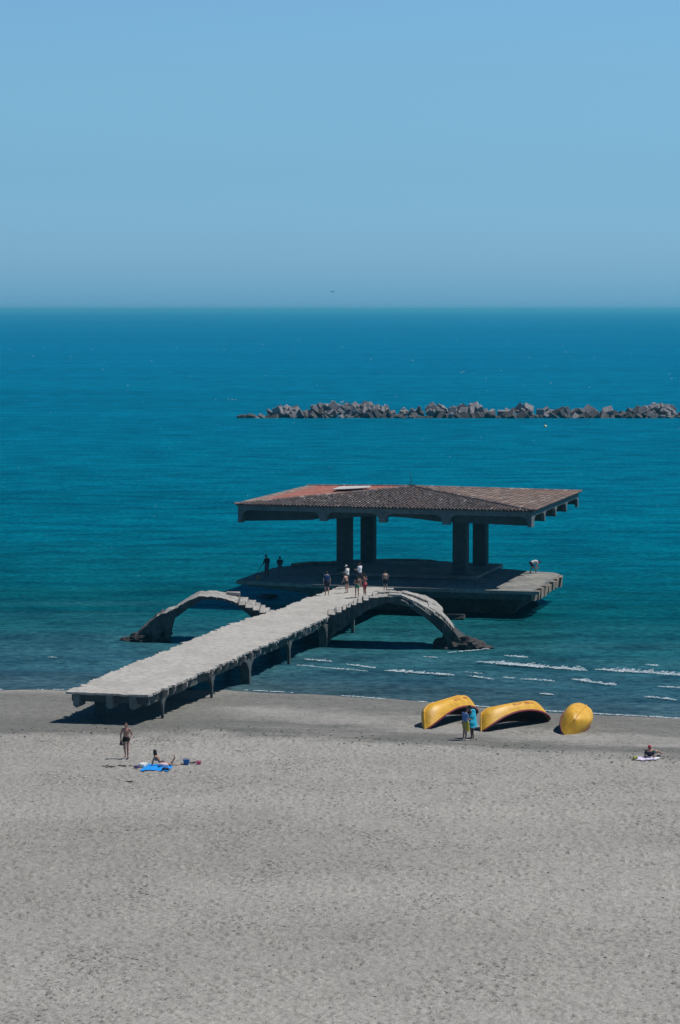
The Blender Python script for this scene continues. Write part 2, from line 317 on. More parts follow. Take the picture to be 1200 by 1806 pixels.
# foam: low broken crests near the shore and specks far out
def foam_build():
    bm = bmesh.new()
    def fleck(c, hw, hd, z):
        n = random.choice((5, 6, 7)); a0 = random.random() * 6
        ring = [bm.verts.new(c + Vector((hw * math.cos(a0 + k * 2 * math.pi / n) * random.uniform(.55, 1.1), hd * math.sin(a0 + k * 2 * math.pi / n) * random.uniform(.55, 1.1), z))) for k in range(n)]
        top = bm.verts.new(c + Vector((0, 0, z + .025)))
        for k in range(n): bm.faces.new((ring[k], ring[(k + 1) % n], top))
    def crest(x0, y0, x1, y1, w):
        a = P(x0, y0); b = P(x1, y1); L = (b - a).length; dirv = (b - a).normalized(); per = Vector((-dirv.y, dirv.x, 0)); ph0 = random.random() * 50
        for i in range(int(L * 48 * (w / .4) ** .7)):
            u = random.random(); q = u * L
            env = min(1, 5 * u, 5 * (1 - u)) ** .6 * max(0, .85 + .7 * noise.noise((q * .5 + ph0, 7, 0)) + .8 * noise.noise((q * 3.5 + ph0, 3, 0)))
            if env < .08: continue
            c = a + dirv * q + per * (.30 * noise.noise((q * .35 + ph0, 1, 0)) + random.triangular(-.4, 1.8, 0) * w * env * .8)
            fleck(c, random.uniform(.03, .15) * (.5 + .5 * env), random.uniform(.02, .06) * (.5 + env * .5), random.uniform(.065, .09))
    for s in ((842, 1169, 1035, 1185, .95), (1046, 1183, 1215, 1193, 1.0), (876, 1172, 960, 1180, .5), (678, 1185, 802, 1193, .6), (536, 1165, 585, 1169, .35), (522, 1175, 650, 1186, .22), (612, 1173, 660, 1181, .25),
              (820, 1194, 872, 1200, .22), (884, 1197, 905, 1199, .2), (920, 1199, 978, 1204, .3), (1006, 1200, 1085, 1211, .6), (1160, 1213, 1225, 1218, .35), (1136, 1231, 1195, 1237, .35), (950, 1226, 975, 1228, .3),
              (890, 1158, 930, 1162, .3), (1138, 1174, 1160, 1176, .3), (745, 1160, 770, 1162, .2), (790, 1153, 862, 1146, .18), (85, 1161, 100, 1162, .15), (820, 1187, 850, 1190, .1)):
        crest(*s)
    # lapping edge on the sand
    pts = [(x, float(np.interp(x, _shx, _shy)) + .2) for x in np.arange(-22, 22, .12)]
    for i, (x, y) in enumerate(pts):
        y += .25 * noise.noise((x * .5, 0, 3)); env = .02 + .16 * noise.noise((x * .35, 5, 0)) + .10 * noise.noise((x * 2, 5, 0)) + (.13 if x > 6 else 0)
        if env < .03 or (x > -15.5 and x < -9): continue
        for k in range(3): fleck(Vector((x + random.uniform(-.1, .1), y + random.uniform(-1, 1) * env * .7, 0)), random.uniform(.04, .14), random.uniform(.03, .08), random.uniform(.03, .05))
    # specks of foam out at sea
    def speck(x0, y0, w):
        c = P(x0, y0); mtp = c.y / FPX; hw = w * mtp * .5; hd = w * .5 * mtp * 1.2
        ring = [bm.verts.new(c + Vector((hw * math.cos(k * math.pi / 4) * random.uniform(.6, 1), hd * math.sin(k * math.pi / 4) * random.uniform(.6, 1), .03))) for k in range(8)]
        top = bm.verts.new(c + Vector((0, 0, .25 * mtp * 4)))
        for k in range(8): bm.faces.new((ring[k], ring[(k + 1) % 8], top))
    for s in ((464, 608, 3), (396, 617, 3), (527, 600, 2), (604, 612, 2), (655, 634, 3), (728, 636, 3), (818, 656, 3), (814, 657, 3), (884, 654, 2), (972, 676, 3), (998, 621, 3), (933, 631, 2), (1185, 668, 3), (1181, 660, 2), (182, 652, 2), (226, 680, 3), (59, 628, 2), (312, 613, 2),
              (268, 637, 2), (410, 705, 3), (416, 705, 2.5), (404, 704, 2), (857, 668, 2), (1048, 632, 2), (805, 599, 2), (680, 603, 2), (1040, 683, 2), (163, 617, 2)):
        speck(*s)
    for i in range(60):
        speck(random.uniform(0, 1200), random.uniform(570, 735), random.uniform(.7, 1.4))
    for i in range(70):
        speck(random.uniform(0, 1200), random.uniform(745, 1120), random.uniform(.8, 1.8))
    for i in range(50): speck(random.uniform(480, 900), random.uniform(1050, 1150), random.uniform(.8, 1.8))
    return bm
tag(bm_obj('foam', foam_build(), M_foam), 'thin white foam crests breaking in the shallows and flecks on the sea', 'foam', kind='stuff')

# ------------------------------------------------------------------ slab builder
def slab(ft, fb, ns, nt):
    """closed body between a top and a bottom surface over (s, t)"""
    bm = bmesh.new()
    T = [[bm.verts.new(ft(i / ns, j / nt)) for j in range(nt + 1)] for i in range(ns + 1)]
    B = [[bm.verts.new(fb(i / ns, j / nt)) for j in range(nt + 1)] for i in range(ns + 1)]
    for i in range(ns):
        for j in range(nt):
            bm.faces.new((T[i][j], T[i][j + 1], T[i + 1][j + 1], T[i + 1][j])); bm.faces.new((B[i][j], B[i + 1][j], B[i + 1][j + 1], B[i][j + 1]))
        bm.faces.new((T[i][0], T[i + 1][0], B[i + 1][0], B[i][0])); bm.faces.new((T[i][nt], B[i][nt], B[i + 1][nt], T[i + 1][nt]))
    for j in range(nt):
        bm.faces.new((T[0][j], B[0][j], B[0][j + 1], T[0][j + 1])); bm.faces.new((T[ns][j], T[ns][j + 1], B[ns][j + 1], B[ns][j]))
    return bm
def box(bm, c, size, ax=None, taper=None, jit=0):
    """box centred at c; ax = (x axis, y axis, z axis); taper scales the bottom face"""
    ax = ax or (Vector((1, 0, 0)), Vector((0, 1, 0)), Vector((0, 0, 1))); vs = []
    for z in (-1, 1):
        k = (taper if taper and z < 0 else (1, 1))
        for x, y in ((-1, -1), (1, -1), (1, 1), (-1, 1)):
            p = Vector(c) + ax[0] * x * size[0] / 2 * k[0] + ax[1] * y * size[1] / 2 * k[1] + ax[2] * z * size[2] / 2
            if jit: p += Vector((random.uniform(-jit, jit), random.uniform(-jit, jit), random.uniform(-jit, jit)))
            vs.append(bm.verts.new(p))
    for f in ((0, 3, 2, 1), (4, 5, 6, 7), (0, 1, 5, 4), (1, 2, 6, 5), (2, 3, 7, 6), (3, 0, 4, 7)): bm.faces.new([vs[i] for i in f])
    return vs
def prism(bm, pts, off):
    a = [bm.verts.new(p) for p in pts]; b = [bm.verts.new(Vector(p) + Vector(off)) for p in pts]; n = len(a)
    bm.faces.new(a); bm.faces.new(b[::-1])
    for i in range(n): bm.faces.new((a[i], b[i], b[(i + 1) % n], a[(i + 1) % n]))
def tube(bm, pts, r, seg=8):
    rings = []
    for i, p in enumerate(pts):
        p = Vector(p); d = (Vector(pts[min(i + 1, len(pts) - 1)]) - Vector(pts[max(i - 1, 0)])).normalized()
        a = d.orthogonal().normalized(); b = d.cross(a); rr = r[i] if isinstance(r, (list, tuple)) else r
        rings.append([bm.verts.new(p + (a * math.cos(k * 2 * math.pi / seg) + b * math.sin(k * 2 * math.pi / seg)) * rr) for k in range(seg)])
    for q, w in zip(rings, rings[1:]):
        for k in range(seg): bm.faces.new((q[k], q[(k + 1) % seg], w[(k + 1) % seg], w[k]))
    bm.faces.new(rings[0][::-1]); bm.faces.new(rings[-1])
def rock(bm, c, rad, seed=0, flat=1.0, sub=2, amp=.35):
    r = bmesh.ops.create_icosphere(bm, subdivisions=sub, radius=1)
    for v in r['verts']:
        d = v.co.normalized(); k = 1 + amp * noise.noise(d * 1.3 + Vector((seed * 7.1, seed * 3.3, 0))) + amp * .6 * noise.noise(d * 3.1 + Vector((seed, 0, seed)))
        v.co = Vector((d.x * rad[0] * k, d.y * rad[1] * k, d.z * rad[2] * k * flat)) + Vector(c)

# ------------------------------------------------------------------ the ruined pier
ZD = 2.0
Lp = [P(a, b, ZD) for a, b in ((117, 1220), (170, 1197), (230, 1172), (300, 1145), (345, 1127), (400, 1104), (440, 1091), (490, 1076), (540, 1056), (575, 1044), (598, 1035))]
Rp = [P(a, b, ZD) for a, b in ((262, 1226), (330, 1198), (390, 1172), (440, 1150), (500, 1125), (545, 1105), (587, 1084), (625, 1068), (655, 1052), (680, 1041), (700, 1036))]
AX = Vector((.285, .9585, 0)).normalized(); PR = Vector((AX.y, -AX.x, 0))
def resample(pts, s):
    d = [p.dot(AX) for p in pts]; q = d[0] + s * (d[-1] - d[0])
    return Vector((np.interp(q, d, [p.x for p in pts]), np.interp(q, d, [p.y for p in pts]), ZD))
def wob(s, seed, f=12):
    return noise.noise((s * f, seed * 3.1, 0)) + .5 * noise.noise((s * f * 2.7, seed, 4)) + .3 * noise.noise((s * f * 7, seed, 6))
def rag(s, seed, amp=.3):
    k = noise.noise((s * 30, seed, 0)) * .6 + noise.noise((s * 90, seed, 2)) * .35
    st = math.floor(s * 90 + seed); st2 = math.floor(s * 260 + seed)
    return amp * (k * .8 + .55 * (noise.noise((st * 3.7, seed, 5))) + .6 * noise.noise((st2 * 1.7, seed, 9)))
pier = empty('pier', (Lp[0] + Rp[0]) / 2 * 1.0); pier.location.z = ground(pier.location.x, pier.location.y)
tag(pier, 'long flat ruined concrete pier with ragged edges running from the sand to the pavilion', 'pier')
def dtop(s, t):
    a = resample(Lp, s); b = resample(Rp, s)
    e = 1 if s > .004 else 0
    a = a - PR * (rag(s, 1, .42)) * e; b = b + PR * (rag(s, 4, .44)) * e
    p = a.lerp(b, t)
    p.z = ZD + .035 * fbm(p.x * .8, p.y * .8, 0, 3) - (.05 * max(0, noise.noise((p.x * 2, p.y * 2, 4))) if t < .12 or t > .88 else 0) + .05 * math.sin(s * 3)
    if s < .01: p = p + AX * .12 * noise.noise((t * 12, 3, 3))
    return w2l(pier, p)
def dbot(s, t):
    p = dtop(s, t); p.z -= .11 + (.03 * noise.noise((s * 80, t * 6, 0))); return p
bm_obj('deck', slab(dtop, dbot, 800, 26), M_deck, pier)
def deck_pt(s, t, z): a = resample(Lp, s); b = resample(Rp, s); p = a.lerp(b, t); p.z = z; return p
# longitudinal beams, set in from the edge
for tt in (.10, .5, .90):
    def bt(s, t, tt=tt): p = deck_pt(.012 + s * .985, tt, ZD - .13) + PR * (t - .5) * .36; return w2l(pier, p)
    def bb(s, t, tt=tt):
        dep = .55 + .06 * noise.noise((s * 60, tt, 0)) + .04 * noise.noise((s * 200, tt, 0))
        p = deck_pt(.012 + s * .985, tt, ZD - .13 - dep) + PR * (t - .5) * .34; return w2l(pier, p)
    bm_obj('edge_beam' if tt != .5 else 'middle_beam', slab(bt, bb, 200, 1), M_deck_shaded, pier)
# stubs at the landward end
for tt in (.115, .52, .80):
    bm = bmesh.new(); p = deck_pt(0, tt, 0); base = w2l(pier, p + AX * .06)
    prism(bm, [base + Vector(PR) * -.19 + Vector((0, 0, ZD - .13)), base + PR * .19 + Vector((0, 0, ZD - .13)), base + PR * .17 + Vector((0, 0, ZD - .78)), base + PR * .02 + Vector((0, 0, ZD - .86)), base + PR * -.17 + Vector((0, 0, ZD - .74))], AX * .9)
    bmesh.ops.triangulate(bm, faces=bm.faces); bm_obj('beam_end', bm, M_pav_light, pier)
bm = bmesh.new()
a = deck_pt(0, .03, ZD - .2) + AX * .5; b = deck_pt(0, .97, ZD - .2) + AX * .5
box(bm, w2l(pier, (a + b) / 2 - Vector((0, 0, .15))), ((b - a).length, .3, .4), (PR, AX, Vector((0, 0, 1)))); bm_obj('end_crossbeam', bm, M_pav_shaded, pier)
# joist ends along the seaward-right edge and left edge
for k in range(34):
    s = .05 + k * .0285
    for tt, sg in ((.985, 1), (.015, -1)):
        if random.random() < .22: continue
        bm = bmesh.new(); p = deck_pt(s, tt, ZD - .13) - PR * sg * .1
        l = random.uniform(.12, .32); h = random.uniform(.3, .5)
        p = w2l(pier, p)
        prism(bm, [p + AX * -.06, p + PR * sg * l + AX * -.06, p + PR * sg * (l * .9) + AX * -.06 + Vector((0, 0, -h * .5)), p + PR * sg * .02 + AX * -.06 + Vector((0, 0, -h))], AX * random.uniform(.1, .17))
        bm_obj('joist_end', bm, M_arch, pier)
# piles with flared heads
def pile(s, tt, w, big=False, tl=1.0):
    c = deck_pt(s, tt, 0); zg = min(ground(c.x, c.y), 0.0) - .5 if c.y > np.interp(c.x, _shx, _shy) else ground(c.x, c.y) - .3
    bm = bmesh.new(); ztop = ZD - .5
    prof = [(w + 1.5, ztop), (w + .75, ztop - .18), (w + .25, ztop - .42), (w * 1.05, ztop - .68), (w, ztop - .75), (w * .95, zg)]
    rings = []
    for k, (ww, z) in enumerate(prof):
        d = w if not big else w * 1.6
        rings.append([bm.verts.new(w2l(pier, c + AX * x * ww / 2 + PR * y * (d / 2 + (ww - w) * .25 * (1 if y < 0 and tt > .5 or y > 0 and tt < .5 else 0)) + Vector((random.uniform(-.01, .01), random.uniform(-.01, .01), z)))) for x, y in ((-1, -1), (1, -1), (1, 1), (-1, 1))])
    for q, r_ in zip(rings, rings[1:]):
        for k in range(4): bm.faces.new((q[k], q[(k + 1) % 4], r_[(k + 1) % 4], r_[k]))
    bm.faces.new(rings[0]); bm.faces.new(rings[-1][::-1])
    bm_obj('pile', bm, M_deck_shaded, pier)
def s_at(px, py, z):
    p = P(px, py, z); d0 = Rp[0].dot(AX); d1 = Rp[-1].dot(AX); return (p.dot(AX) - d0) / (d1 - d0)
sr = [(s_at(264, 1266, .25), .14, False), (s_at(357, 1231, .1), .15, False), (s_at(432, 1206, 0), .34, True), (s_at(511, 1171, 0), .17, False), (s_at(575, 1140, 0), .34, True), (s_at(643, 1116, 0), .24, False)]
for s_, w_, b_ in sr:
    pile(s_, .93, w_, b_); pile(min(s_ + .01, .97), .14, max(.3, w_ * 1.5), True)
    bm = bmesh.new(); a = deck_pt(s_, .1, ZD - .74); b = deck_pt(s_, .9, ZD - .74); box(bm, w2l(pier, (a + b) / 2), ((b - a).length, .28, .4), ((b - a).normalized(), AX, Vector((0, 0, 1)))); bm_obj('crossbeam', bm, M_deck_shaded, pier)

# ------------------------------------------------------------------ broken arches either side of the pier
Y0, K = 161.0, -.19
def arch(name, label, top, topb, bot, width, steps, step_rise, flip):
    T = sorted([(V(a, b, Y0, K).x, V(a, b, Y0, K).z) for a, b in top]); B = sorted([(V(a, b, Y0, K).x, V(a, b, Y0, K).z) for a, b in bot]); TB = sorted([(V(a, b, Y0 + width, K).x, V(a, b, Y0 + width, K).z) for a, b in topb])
    x0 = T[0][0]; x1 = T[-1][0]; xm = (x0 + x1) / 2
    e = empty(name, (xm, Y0 + K * xm + width / 2, 0)); tag(e, label, 'arch')
    def zt(x, back=0):
        z = lerp_list(TB if back else T, x)
        if steps and steps[0] < x < steps[1]: z = math.floor(z / step_rise) * step_rise + step_rise * .5
        return z
    def ft(s, t):
        x = x0 + s * (x1 - x0); wfr = 1
        end = (1 - s) if not flip else s         # the free end, far from the pier
        ww = width * (1 if end > .45 else .45 + 1.2 * end)
        xx = x + .04 * wob(s, 11, 20)
        y = Y0 + K * xx + t * ww + (.14 * wob(s, 3, 16) if t == 0 else (.3 * wob(s, 8, 16) if t == 1 else 0))
        z = (1 - t) * zt(xx) + t * zt(xx, 1)
        inst = steps and steps[0] < xx < steps[1]
        z += (0 if inst else .05 * fbm(xx * 2, y * 2, 1, 3)) + (.16 * fbm(xx * 1.4, y * 1.5, 3, 4) if end < .35 else 0)
        return w2l(e, (xx, y, z))
    def fb(s, t):
        p = ft(s, t); wx = p.x + xm; zb = lerp_list(B, wx)
        p.z = min(p.z - .12, zb + .05 * fbm(wx * 2, t * 3, 7, 3)); return p
    bm = slab(ft, fb, 260, 10)
    for f in bm.faces: f.material_index = 0
    bmesh.ops.recalc_face_normals(bm, faces=bm.faces)
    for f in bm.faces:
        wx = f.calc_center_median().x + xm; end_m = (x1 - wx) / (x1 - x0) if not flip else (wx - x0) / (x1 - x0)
        if f.normal.z < .35: f.material_index = 1  # shade of sides and underside painted by face direction
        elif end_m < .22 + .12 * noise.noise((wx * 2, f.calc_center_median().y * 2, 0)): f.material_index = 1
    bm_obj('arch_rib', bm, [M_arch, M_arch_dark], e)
    return e, xm, zt
ra_, rxm, rzt = arch('broken_arch', 'broken concrete arch right of the pier, its layered end crumbling into the water',
    [(578, 1086), (600, 1080), (620, 1069), (655, 1055), (684, 1052), (708, 1053), (735, 1065), (763, 1082), (777, 1092), (787, 1100), (797, 1112), (822, 1137), (834, 1152)],
    [(578, 1076), (610, 1066), (640, 1051), (660, 1046), (690, 1045), (718, 1048), (752, 1056), (770, 1067), (781, 1077), (800, 1101), (817, 1112), (838, 1130), (850, 1150)],
    [(576, 1140), (590, 1119), (620, 1097), (650, 1075), (683, 1063), (720, 1070), (747, 1087), (763, 1100), (780, 1117), (788, 1130), (792, 1156), (834, 1158)],
    3.1, (-1.2, 2.3), .17, False)
la_, lxm, lzt = arch('broken_arch', 'broken concrete arch left of the pier, with bright steps down to the deck',
    [(222, 1139), (236, 1129), (246, 1114), (262, 1099), (280, 1087), (311, 1072), (335, 1058), (350, 1052), (386, 1053), (412, 1061), (435, 1070), (464, 1081), (492, 1095)],
    [(222, 1134), (246, 1108), (280, 1080), (311, 1066), (338, 1050), (355, 1042), (381, 1042), (417, 1048), (430, 1053), (450, 1059), (486, 1079), (492, 1082)],
    [(222, 1146), (262, 1147), (293, 1146), (292, 1128), (288, 1115), (291, 1107), (306, 1093), (330, 1075), (350, 1061), (371, 1057), (397, 1060), (417, 1068), (438, 1083), (451, 1096), (492, 1110)],
    3.0, (-6.9, -3.9), .17, True)
# layered slabs lying on the right arch
def strip(e, xm, x0, x1, t0, t1, width, th, lift, seed, nm='top_slab'):
    def f(s, t, up):
        x = x0 + s * (x1 - x0); tt = t0 + t * (t1 - t0) + .07 * wob(s, seed + (t > .5) * 3, 7) * (1 if t in (0, 1) else .5)
        y = Y0 + K * x + tt * width; z = (1 - tt) * lerp_list(TR, x) + tt * lerp_list(TRB, x)
        return w2l(e, (x + .15 * noise.noise((t * 5, seed, 1)), y, z + lift + up + .02 * fbm(x * 3, y * 3, seed, 2)))
    bm_obj(nm, slab(lambda s, t: f(s, t, th), lambda s, t: f(s, t, -.04), 90, 4), M_arch, e)
TR = sorted([(V(a, b, Y0, K).x, V(a, b, Y0, K).z) for a, b in ((655, 1055), (684, 1052), (708, 1053), (735, 1065), (763, 1082), (777, 1092), (787, 1100), (797, 1112), (822, 1137))])
TRB = sorted([(V(a, b, Y0 + 3.1, K).x, V(a, b, Y0 + 3.1, K).z) for a, b in ((660, 1046), (690, 1045), (718, 1048), (752, 1056), (770, 1067), (781, 1077), (800, 1101), (817, 1112), (838, 1130))])
strip(ra_, rxm, 4.2, 6.9, .62, 1.02, 3.1, .16, .05, 3)
strip(ra_, rxm, 3.3, 6.3, .02, .42, 3.1, .10, .04, 5)
strip(ra_, rxm, 2.6, 4.6, .75, 1.15, 3.1, .10, .02, 7)
strip(ra_, rxm, 5.9, 7.6, .18, .62, 3.1, .16, .03, 9)
# torn reinforcement along the front
bm = bmesh.new(); pts = [w2l(ra_, V(a, b, Y0 - .08, K)) for a, b in ((708, 1058), (716, 1061), (722, 1067), (729, 1069), (731, 1065), (745, 1074), (760, 1085))]; tube(bm, pts, .05, 5); bm_obj('torn_edge_strip', bm, M_arch, ra_)
for e_, spots in ((ra_, ((789, 1146, .9, .55), (800, 1143, .8, .6), (812, 1146, .7, .45), (824, 1143, .8, .5), (835, 1147, .7, .35), (846, 1147, .6, .22), (856, 1146, .5, .15), (818, 1132, .6, .45), (830, 1136, .5, .4))),
                  (la_, ((228, 1137, .5, .15), (240, 1136, .6, .25), (254, 1134, .7, .4), (268, 1132, .8, .55), (281, 1132, .75, .55), (289, 1133, .5, .4), (221, 1136, .3, .15)))):
    bm = bmesh.new()
    for i, (a, b, rx, rz_) in enumerate(spots):
        q = V(a, b + 2, Y0 + .3 + random.random() * .8, K); rock(bm, w2l(e_, (q.x, q.y, max(q.z, rz_ * .35))), (rx, rx * 1.0, rz_), i + 3, 1, 3, .5)
    bm_obj('crumbled_foot', bm, M_rubble, e_)
q = P(417, 1050, lzt(V(415, 1050, Y0 + 2, K).x) + .02)
bm = bmesh.new(); c = V(412, 1048, Y0 + 2.4, K); box(bm, c + Vector((0, 0, .05)), (.9, .5, .24), jit=.05); tag(bm_obj('concrete_chunk', bm, M_arch), 'small loose concrete chunk lying on top of the left arch', 'rubble')

# ------------------------------------------------------------------ the pavilion
RF = P(938, 902, 7.75); UX = Vector((-.9622, .2724, 0)); VX = Vector((.2724, .9622, 0))   # U: to the left along the front, V: away along the side
WU, WV = 22.6, 19.2
RF = Vector((RF.x, RF.y, 0))
pav = empty('pavilion', RF + UX * WU / 2 + VX * WV / 2, 0)
tag(pav, 'derelict open concrete pavilion with a low tiled roof, standing in the sea', 'pavilion')
def Q(u, v, z): return w2l(pav, RF + UX * u + VX * v + Vector((0, 0, z)))
def qbox(bm, u0, u1, v0, v1, z0, z1, zl=None):
    a = [Q(u0, v0, z0), Q(u1, v0, z0 if zl is None else zl), Q(u1, v1, z0 if zl is None else zl), Q(u0, v1, z0)]; b = [Q(u0, v0, z1), Q(u1, v0, z1), Q(u1, v1, z1), Q(u0, v1, z1)]
    a = [bm.verts.new(p) for p in a]; b = [bm.verts.new(p) for p in b]
    bm.faces.new(a); bm.faces.new(b[::-1])
    for i in range(4): bm.faces.new((a[i], b[i], b[(i + 1) % 4], a[(i + 1) % 4]))
# columns
for u, v in ((6.7, 6.1), (15.9, 6.1), (6.7, 13.1), (15.9, 13.1)):
    bm = bmesh.new(); r1 = .55
    rings = []
    for z, k in ((1.9, 1.0), (2.6, 1.0), (6.2, 1.0), (6.55, 1.05), (6.8, 1.25)):
        rings.append([bm.verts.new(Q(u + x * r1 * k, v + y * r1 * k, z)) for x, y in ((-1, -.8), (-.8, -1), (.8, -1), (1, -.8), (1, .8), (.8, 1), (-.8, 1), (-1, .8))])
    for q, w in zip(rings, rings[1:]):
        for k in range(8): bm.faces.new((q[k], q[(k + 1) % 8], w[(k + 1) % 8], w[k]))
    bm.faces.new(rings[-1]); bm_obj('column', bm, M_pav_shaded, pav)
ZE = 7.70; ZB = 6.60
# roof slab and ribs
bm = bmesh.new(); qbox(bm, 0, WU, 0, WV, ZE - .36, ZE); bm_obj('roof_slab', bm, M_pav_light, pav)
US = [0.0, 6.45, 11.3, 15.9, WU]
def rib_u(v, nm):                        # rib running along the front
    def bz(u):
        if u < 5.9: return ZB + .14 * u / 5.9 if v < 18 else ZB + .2
        if u > 16.7: return ZB - .15 + .22 * (WU - u) / 5.9
        c = (u - 5.9) / 10.8
        return ZB + .16 + .30 * math.sin(math.pi * max(0, min(1, (c - .12) / .76))) if .12 < c < .88 else ZB + .16
    n = 60
    bm = slab(lambda s, t: Q(.02 + s * (WU - .04), v + t * .3, ZE - .358), lambda s, t: Q(.02 + s * (WU - .04), v + t * .3, bz(s * WU)), n, 1)
    bm_obj(nm, bm, M_pav_shaded, pav)
for v in (.75, 5.0, 9.45, 13.9, WV - .45): rib_u(v, 'roof_rib')
for u in US:                              # stubs at the front and cross ribs
    bm = bmesh.new(); w = .55 if 0 < u < WU else .3
    u0 = u - w / 2 if 0 < u < WU else (0.003 if u == 0 else WU - w - .003); u1 = u0 + w
    zb = ZB - .02 if u == 0.0 else ZB - .2 if u == WU else (ZB + .06 if u != 6.45 else ZB + .02)
    qbox(bm, u0, u1, .004, .74, zb, ZE - .362)
    bm_obj('beam_end', bm, M_pav_light, pav)
    if 0 < u < WU:
        bm = bmesh.new(); qbox(bm, u - .18, u + .18, 1.06, WV - .5, ZB + .35, ZE - .364); bm_obj('cross_rib', bm, M_pav_shaded, pav)
# haunches at the corners of the front openings
def haunch_front(u, sg):
    bm = bmesh.new()
    pts = [Q(u, .02, ZE - .362), Q(u + sg * .55, .02, ZE - .362), Q(u + sg * .22, .02, ZE - .47), Q(u, .02, ZE - .75)]
    prism(bm, pts, Q(0, .25, 0) - Q(0, 0, 0)); bm_obj('haunch', bm, M_pav_light, pav)
for u, sg in ((.302, 1), (6.17, -1), (6.73, 1), (11.02, -1), (11.58, 1), (15.62, -1), (16.18, 1), (WU - .302, -1)): haunch_front(u, sg)
# right side posts (the rib ends) with haunches
for v in (.004, 4.9, 9.35, 13.8, WV - .304):
    dz = {0.004: ZB - .02, 4.9: ZB + .12, 9.35: ZB + .12, 13.8: ZB + .12}.get(v, ZB - .02)
    for uu in (-.003, WU - .247):
        bm = bmesh.new(); qbox(bm, uu, uu + .25, v if v > 1 else .742, (v + .34) if v > 1 else .98, dz, ZE - .362); bm_obj('side_post', bm, M_pav_light, pav)
for va, vb in ((.98, 4.9), (5.24, 9.35), (9.69, 13.8), (14.14, WV - .304)):
    for uu in (.0, WU - .2):
        for v_, sg in ((va, 1), (vb, -1)):
            bm = bmesh.new(); prism(bm, [Q(uu, v_, ZE - .362), Q(uu, v_ + sg * .45, ZE - .362), Q(uu, v_, ZE - .66)], Q(.2, 0, 0) - Q(0, 0, 0)); bm_obj('side_haunch', bm, M_pav_light, pav)
# tiled facets
APU, APV, ZA = WU / 2 , WV * .50, 8.62
OV = .22
def zroof(u, v):
    du = min(u + OV, WU + OV - u) / (WU / 2 + OV); dv = min(v + OV, WV + OV - v) / (WV / 2 + OV)
    return ZE + .06 + (ZA - ZE - .06) * min(du, dv)
def facet(side, colf, pitch=.27, row=.42, skip=None, lift=0):
    bm = bmesh.new(); lay = bm.loops.layers.float_color.new('tint')
    Lw = (WU if side in 'FB' else WV) + 2 * OV; Ld = (WV if side in 'FB' else WU) / 2 + OV
    n = int(Lw / pitch)
    for i in range(n):
        a = (i + .5) * pitch; reach = min(a, Lw - a) / (Lw / 2) * Ld
        m_ = max(1, int(reach / row))
        for k in range(m_ + 1):
            d0 = k * row; d1 = min(d0 + row * 1.12, reach + .1)
            if d1 - d0 < .1: continue
            if side == 'F': f = lambda x, d: (x - OV, d - OV)
            elif side == 'B': f = lambda x, d: (x - OV, WV + OV - d)
            elif side == 'R': f = lambda x, d: (d - OV, x - OV)
            else: f = lambda x, d: (WU + OV - d, x - OV)
            uc, vc = f(a, d0)
            if skip and skip(uc, vc): continue
            c = colf(uc, vc); j = random.uniform(-.015, .015); tl = random.uniform(0, .02)
            rows = []
            for d, up, wk in ((d0, .035 + tl, 1.0), (d1, .0, .85)):
                r_ = []
                for q_ in range(6):
                    th = math.pi * q_ / 5; x = a + j - math.cos(th) * pitch * .47 * wk; z = math.sin(th) * .075 * wk
                    u_, v_ = f(x, d); r_.append(bm.verts.new(Q(u_, v_, zroof(*f(a, d)) + z + up + lift)))
                rows.append(r_)
            for q_ in range(5):
                fc = bm.faces.new((rows[0][q_], rows[0][q_ + 1], rows[1][q_ + 1], rows[1][q_]))
                for lp in fc.loops: lp[lay] = (*c, 1)
            fc = bm.faces.new(rows[0]);
            for lp in fc.loops: lp[lay] = (*[x * .5 for x in c], 1)
    return bm
def tone(base, var, warm=.0):
    k = random.uniform(1 - var, 1 + var); w = random.uniform(-warm, warm)
    return (max(.01, base[0] * k * (1 + w)), base[1] * k, base[2] * k * (1 - w))
def c_front(u, v):
    g = noise.noise((u * .25, v * .3, 0)); r = random.random()
    if r < .04: return tone((.30, .27, .26), .2, .1)
    if r < .25: return tone((.08, .065, .065), .3, .1)
    return tone((.145 + .025 * g, .118, .117), .22, .10)
def c_right(u, v):
    r = random.random()
    if v > 14 and r < .2: return tone((.28, .17, .12), .3, .1)
    if r < .14: return tone((.36, .28, .23), .25, .1)
    return tone((.18, .128, .110), .38, .12)
def c_left(u, v):
    if v < 1.2 or v > WV - 1.0 or u > WU - 1.0: return tone((.24, .19, .17), .35, .1)
    return tone((.33, .125, .095), .28, .10)
def c_back(u, v): return tone((.25, .17, .15), .3, .1)
o = bm_obj('front_tiles', facet('F', c_front), M_tiles, pav); o['label'] = 'dark grey weathered clay tiles of the front slope'
o = bm_obj('right_tiles', facet('R', c_right), M_tiles, pav); o['label'] = 'brownish weathered clay tiles of the right slope'
o = bm_obj('left_tiles', facet('L', c_left), M_tiles, pav); o['label'] = 'reddish clay tiles of the left slope'
o = bm_obj('back_tiles', facet('B', c_back), M_tiles, pav)
# backing under the tiles so no light shows between them
bm = bmesh.new(); cs = [Q(-OV + .08, -OV + .08, ZE + .055), Q(WU + OV - .08, -OV + .08, ZE + .055), Q(WU + OV - .08, WV + OV - .08, ZE + .055), Q(-OV + .08, WV + OV - .08, ZE + .055)]
cb = [bm.verts.new(p) for p in cs]; ap = bm.verts.new(Q(WU / 2, WV / 2, ZA - .01)); lo = [bm.verts.new(p - Vector((0, 0, .05))) for p in cs]
for i in range(4): bm.faces.new((cb[i], cb[(i + 1) % 4], ap)); bm.faces.new((cb[i], lo[i], lo[(i + 1) % 4], cb[(i + 1) % 4]))
bm.faces.new(lo); bm_obj('roof_backing', bm, simple('dark_mortar', (.10, .085, .08), .9), pav)
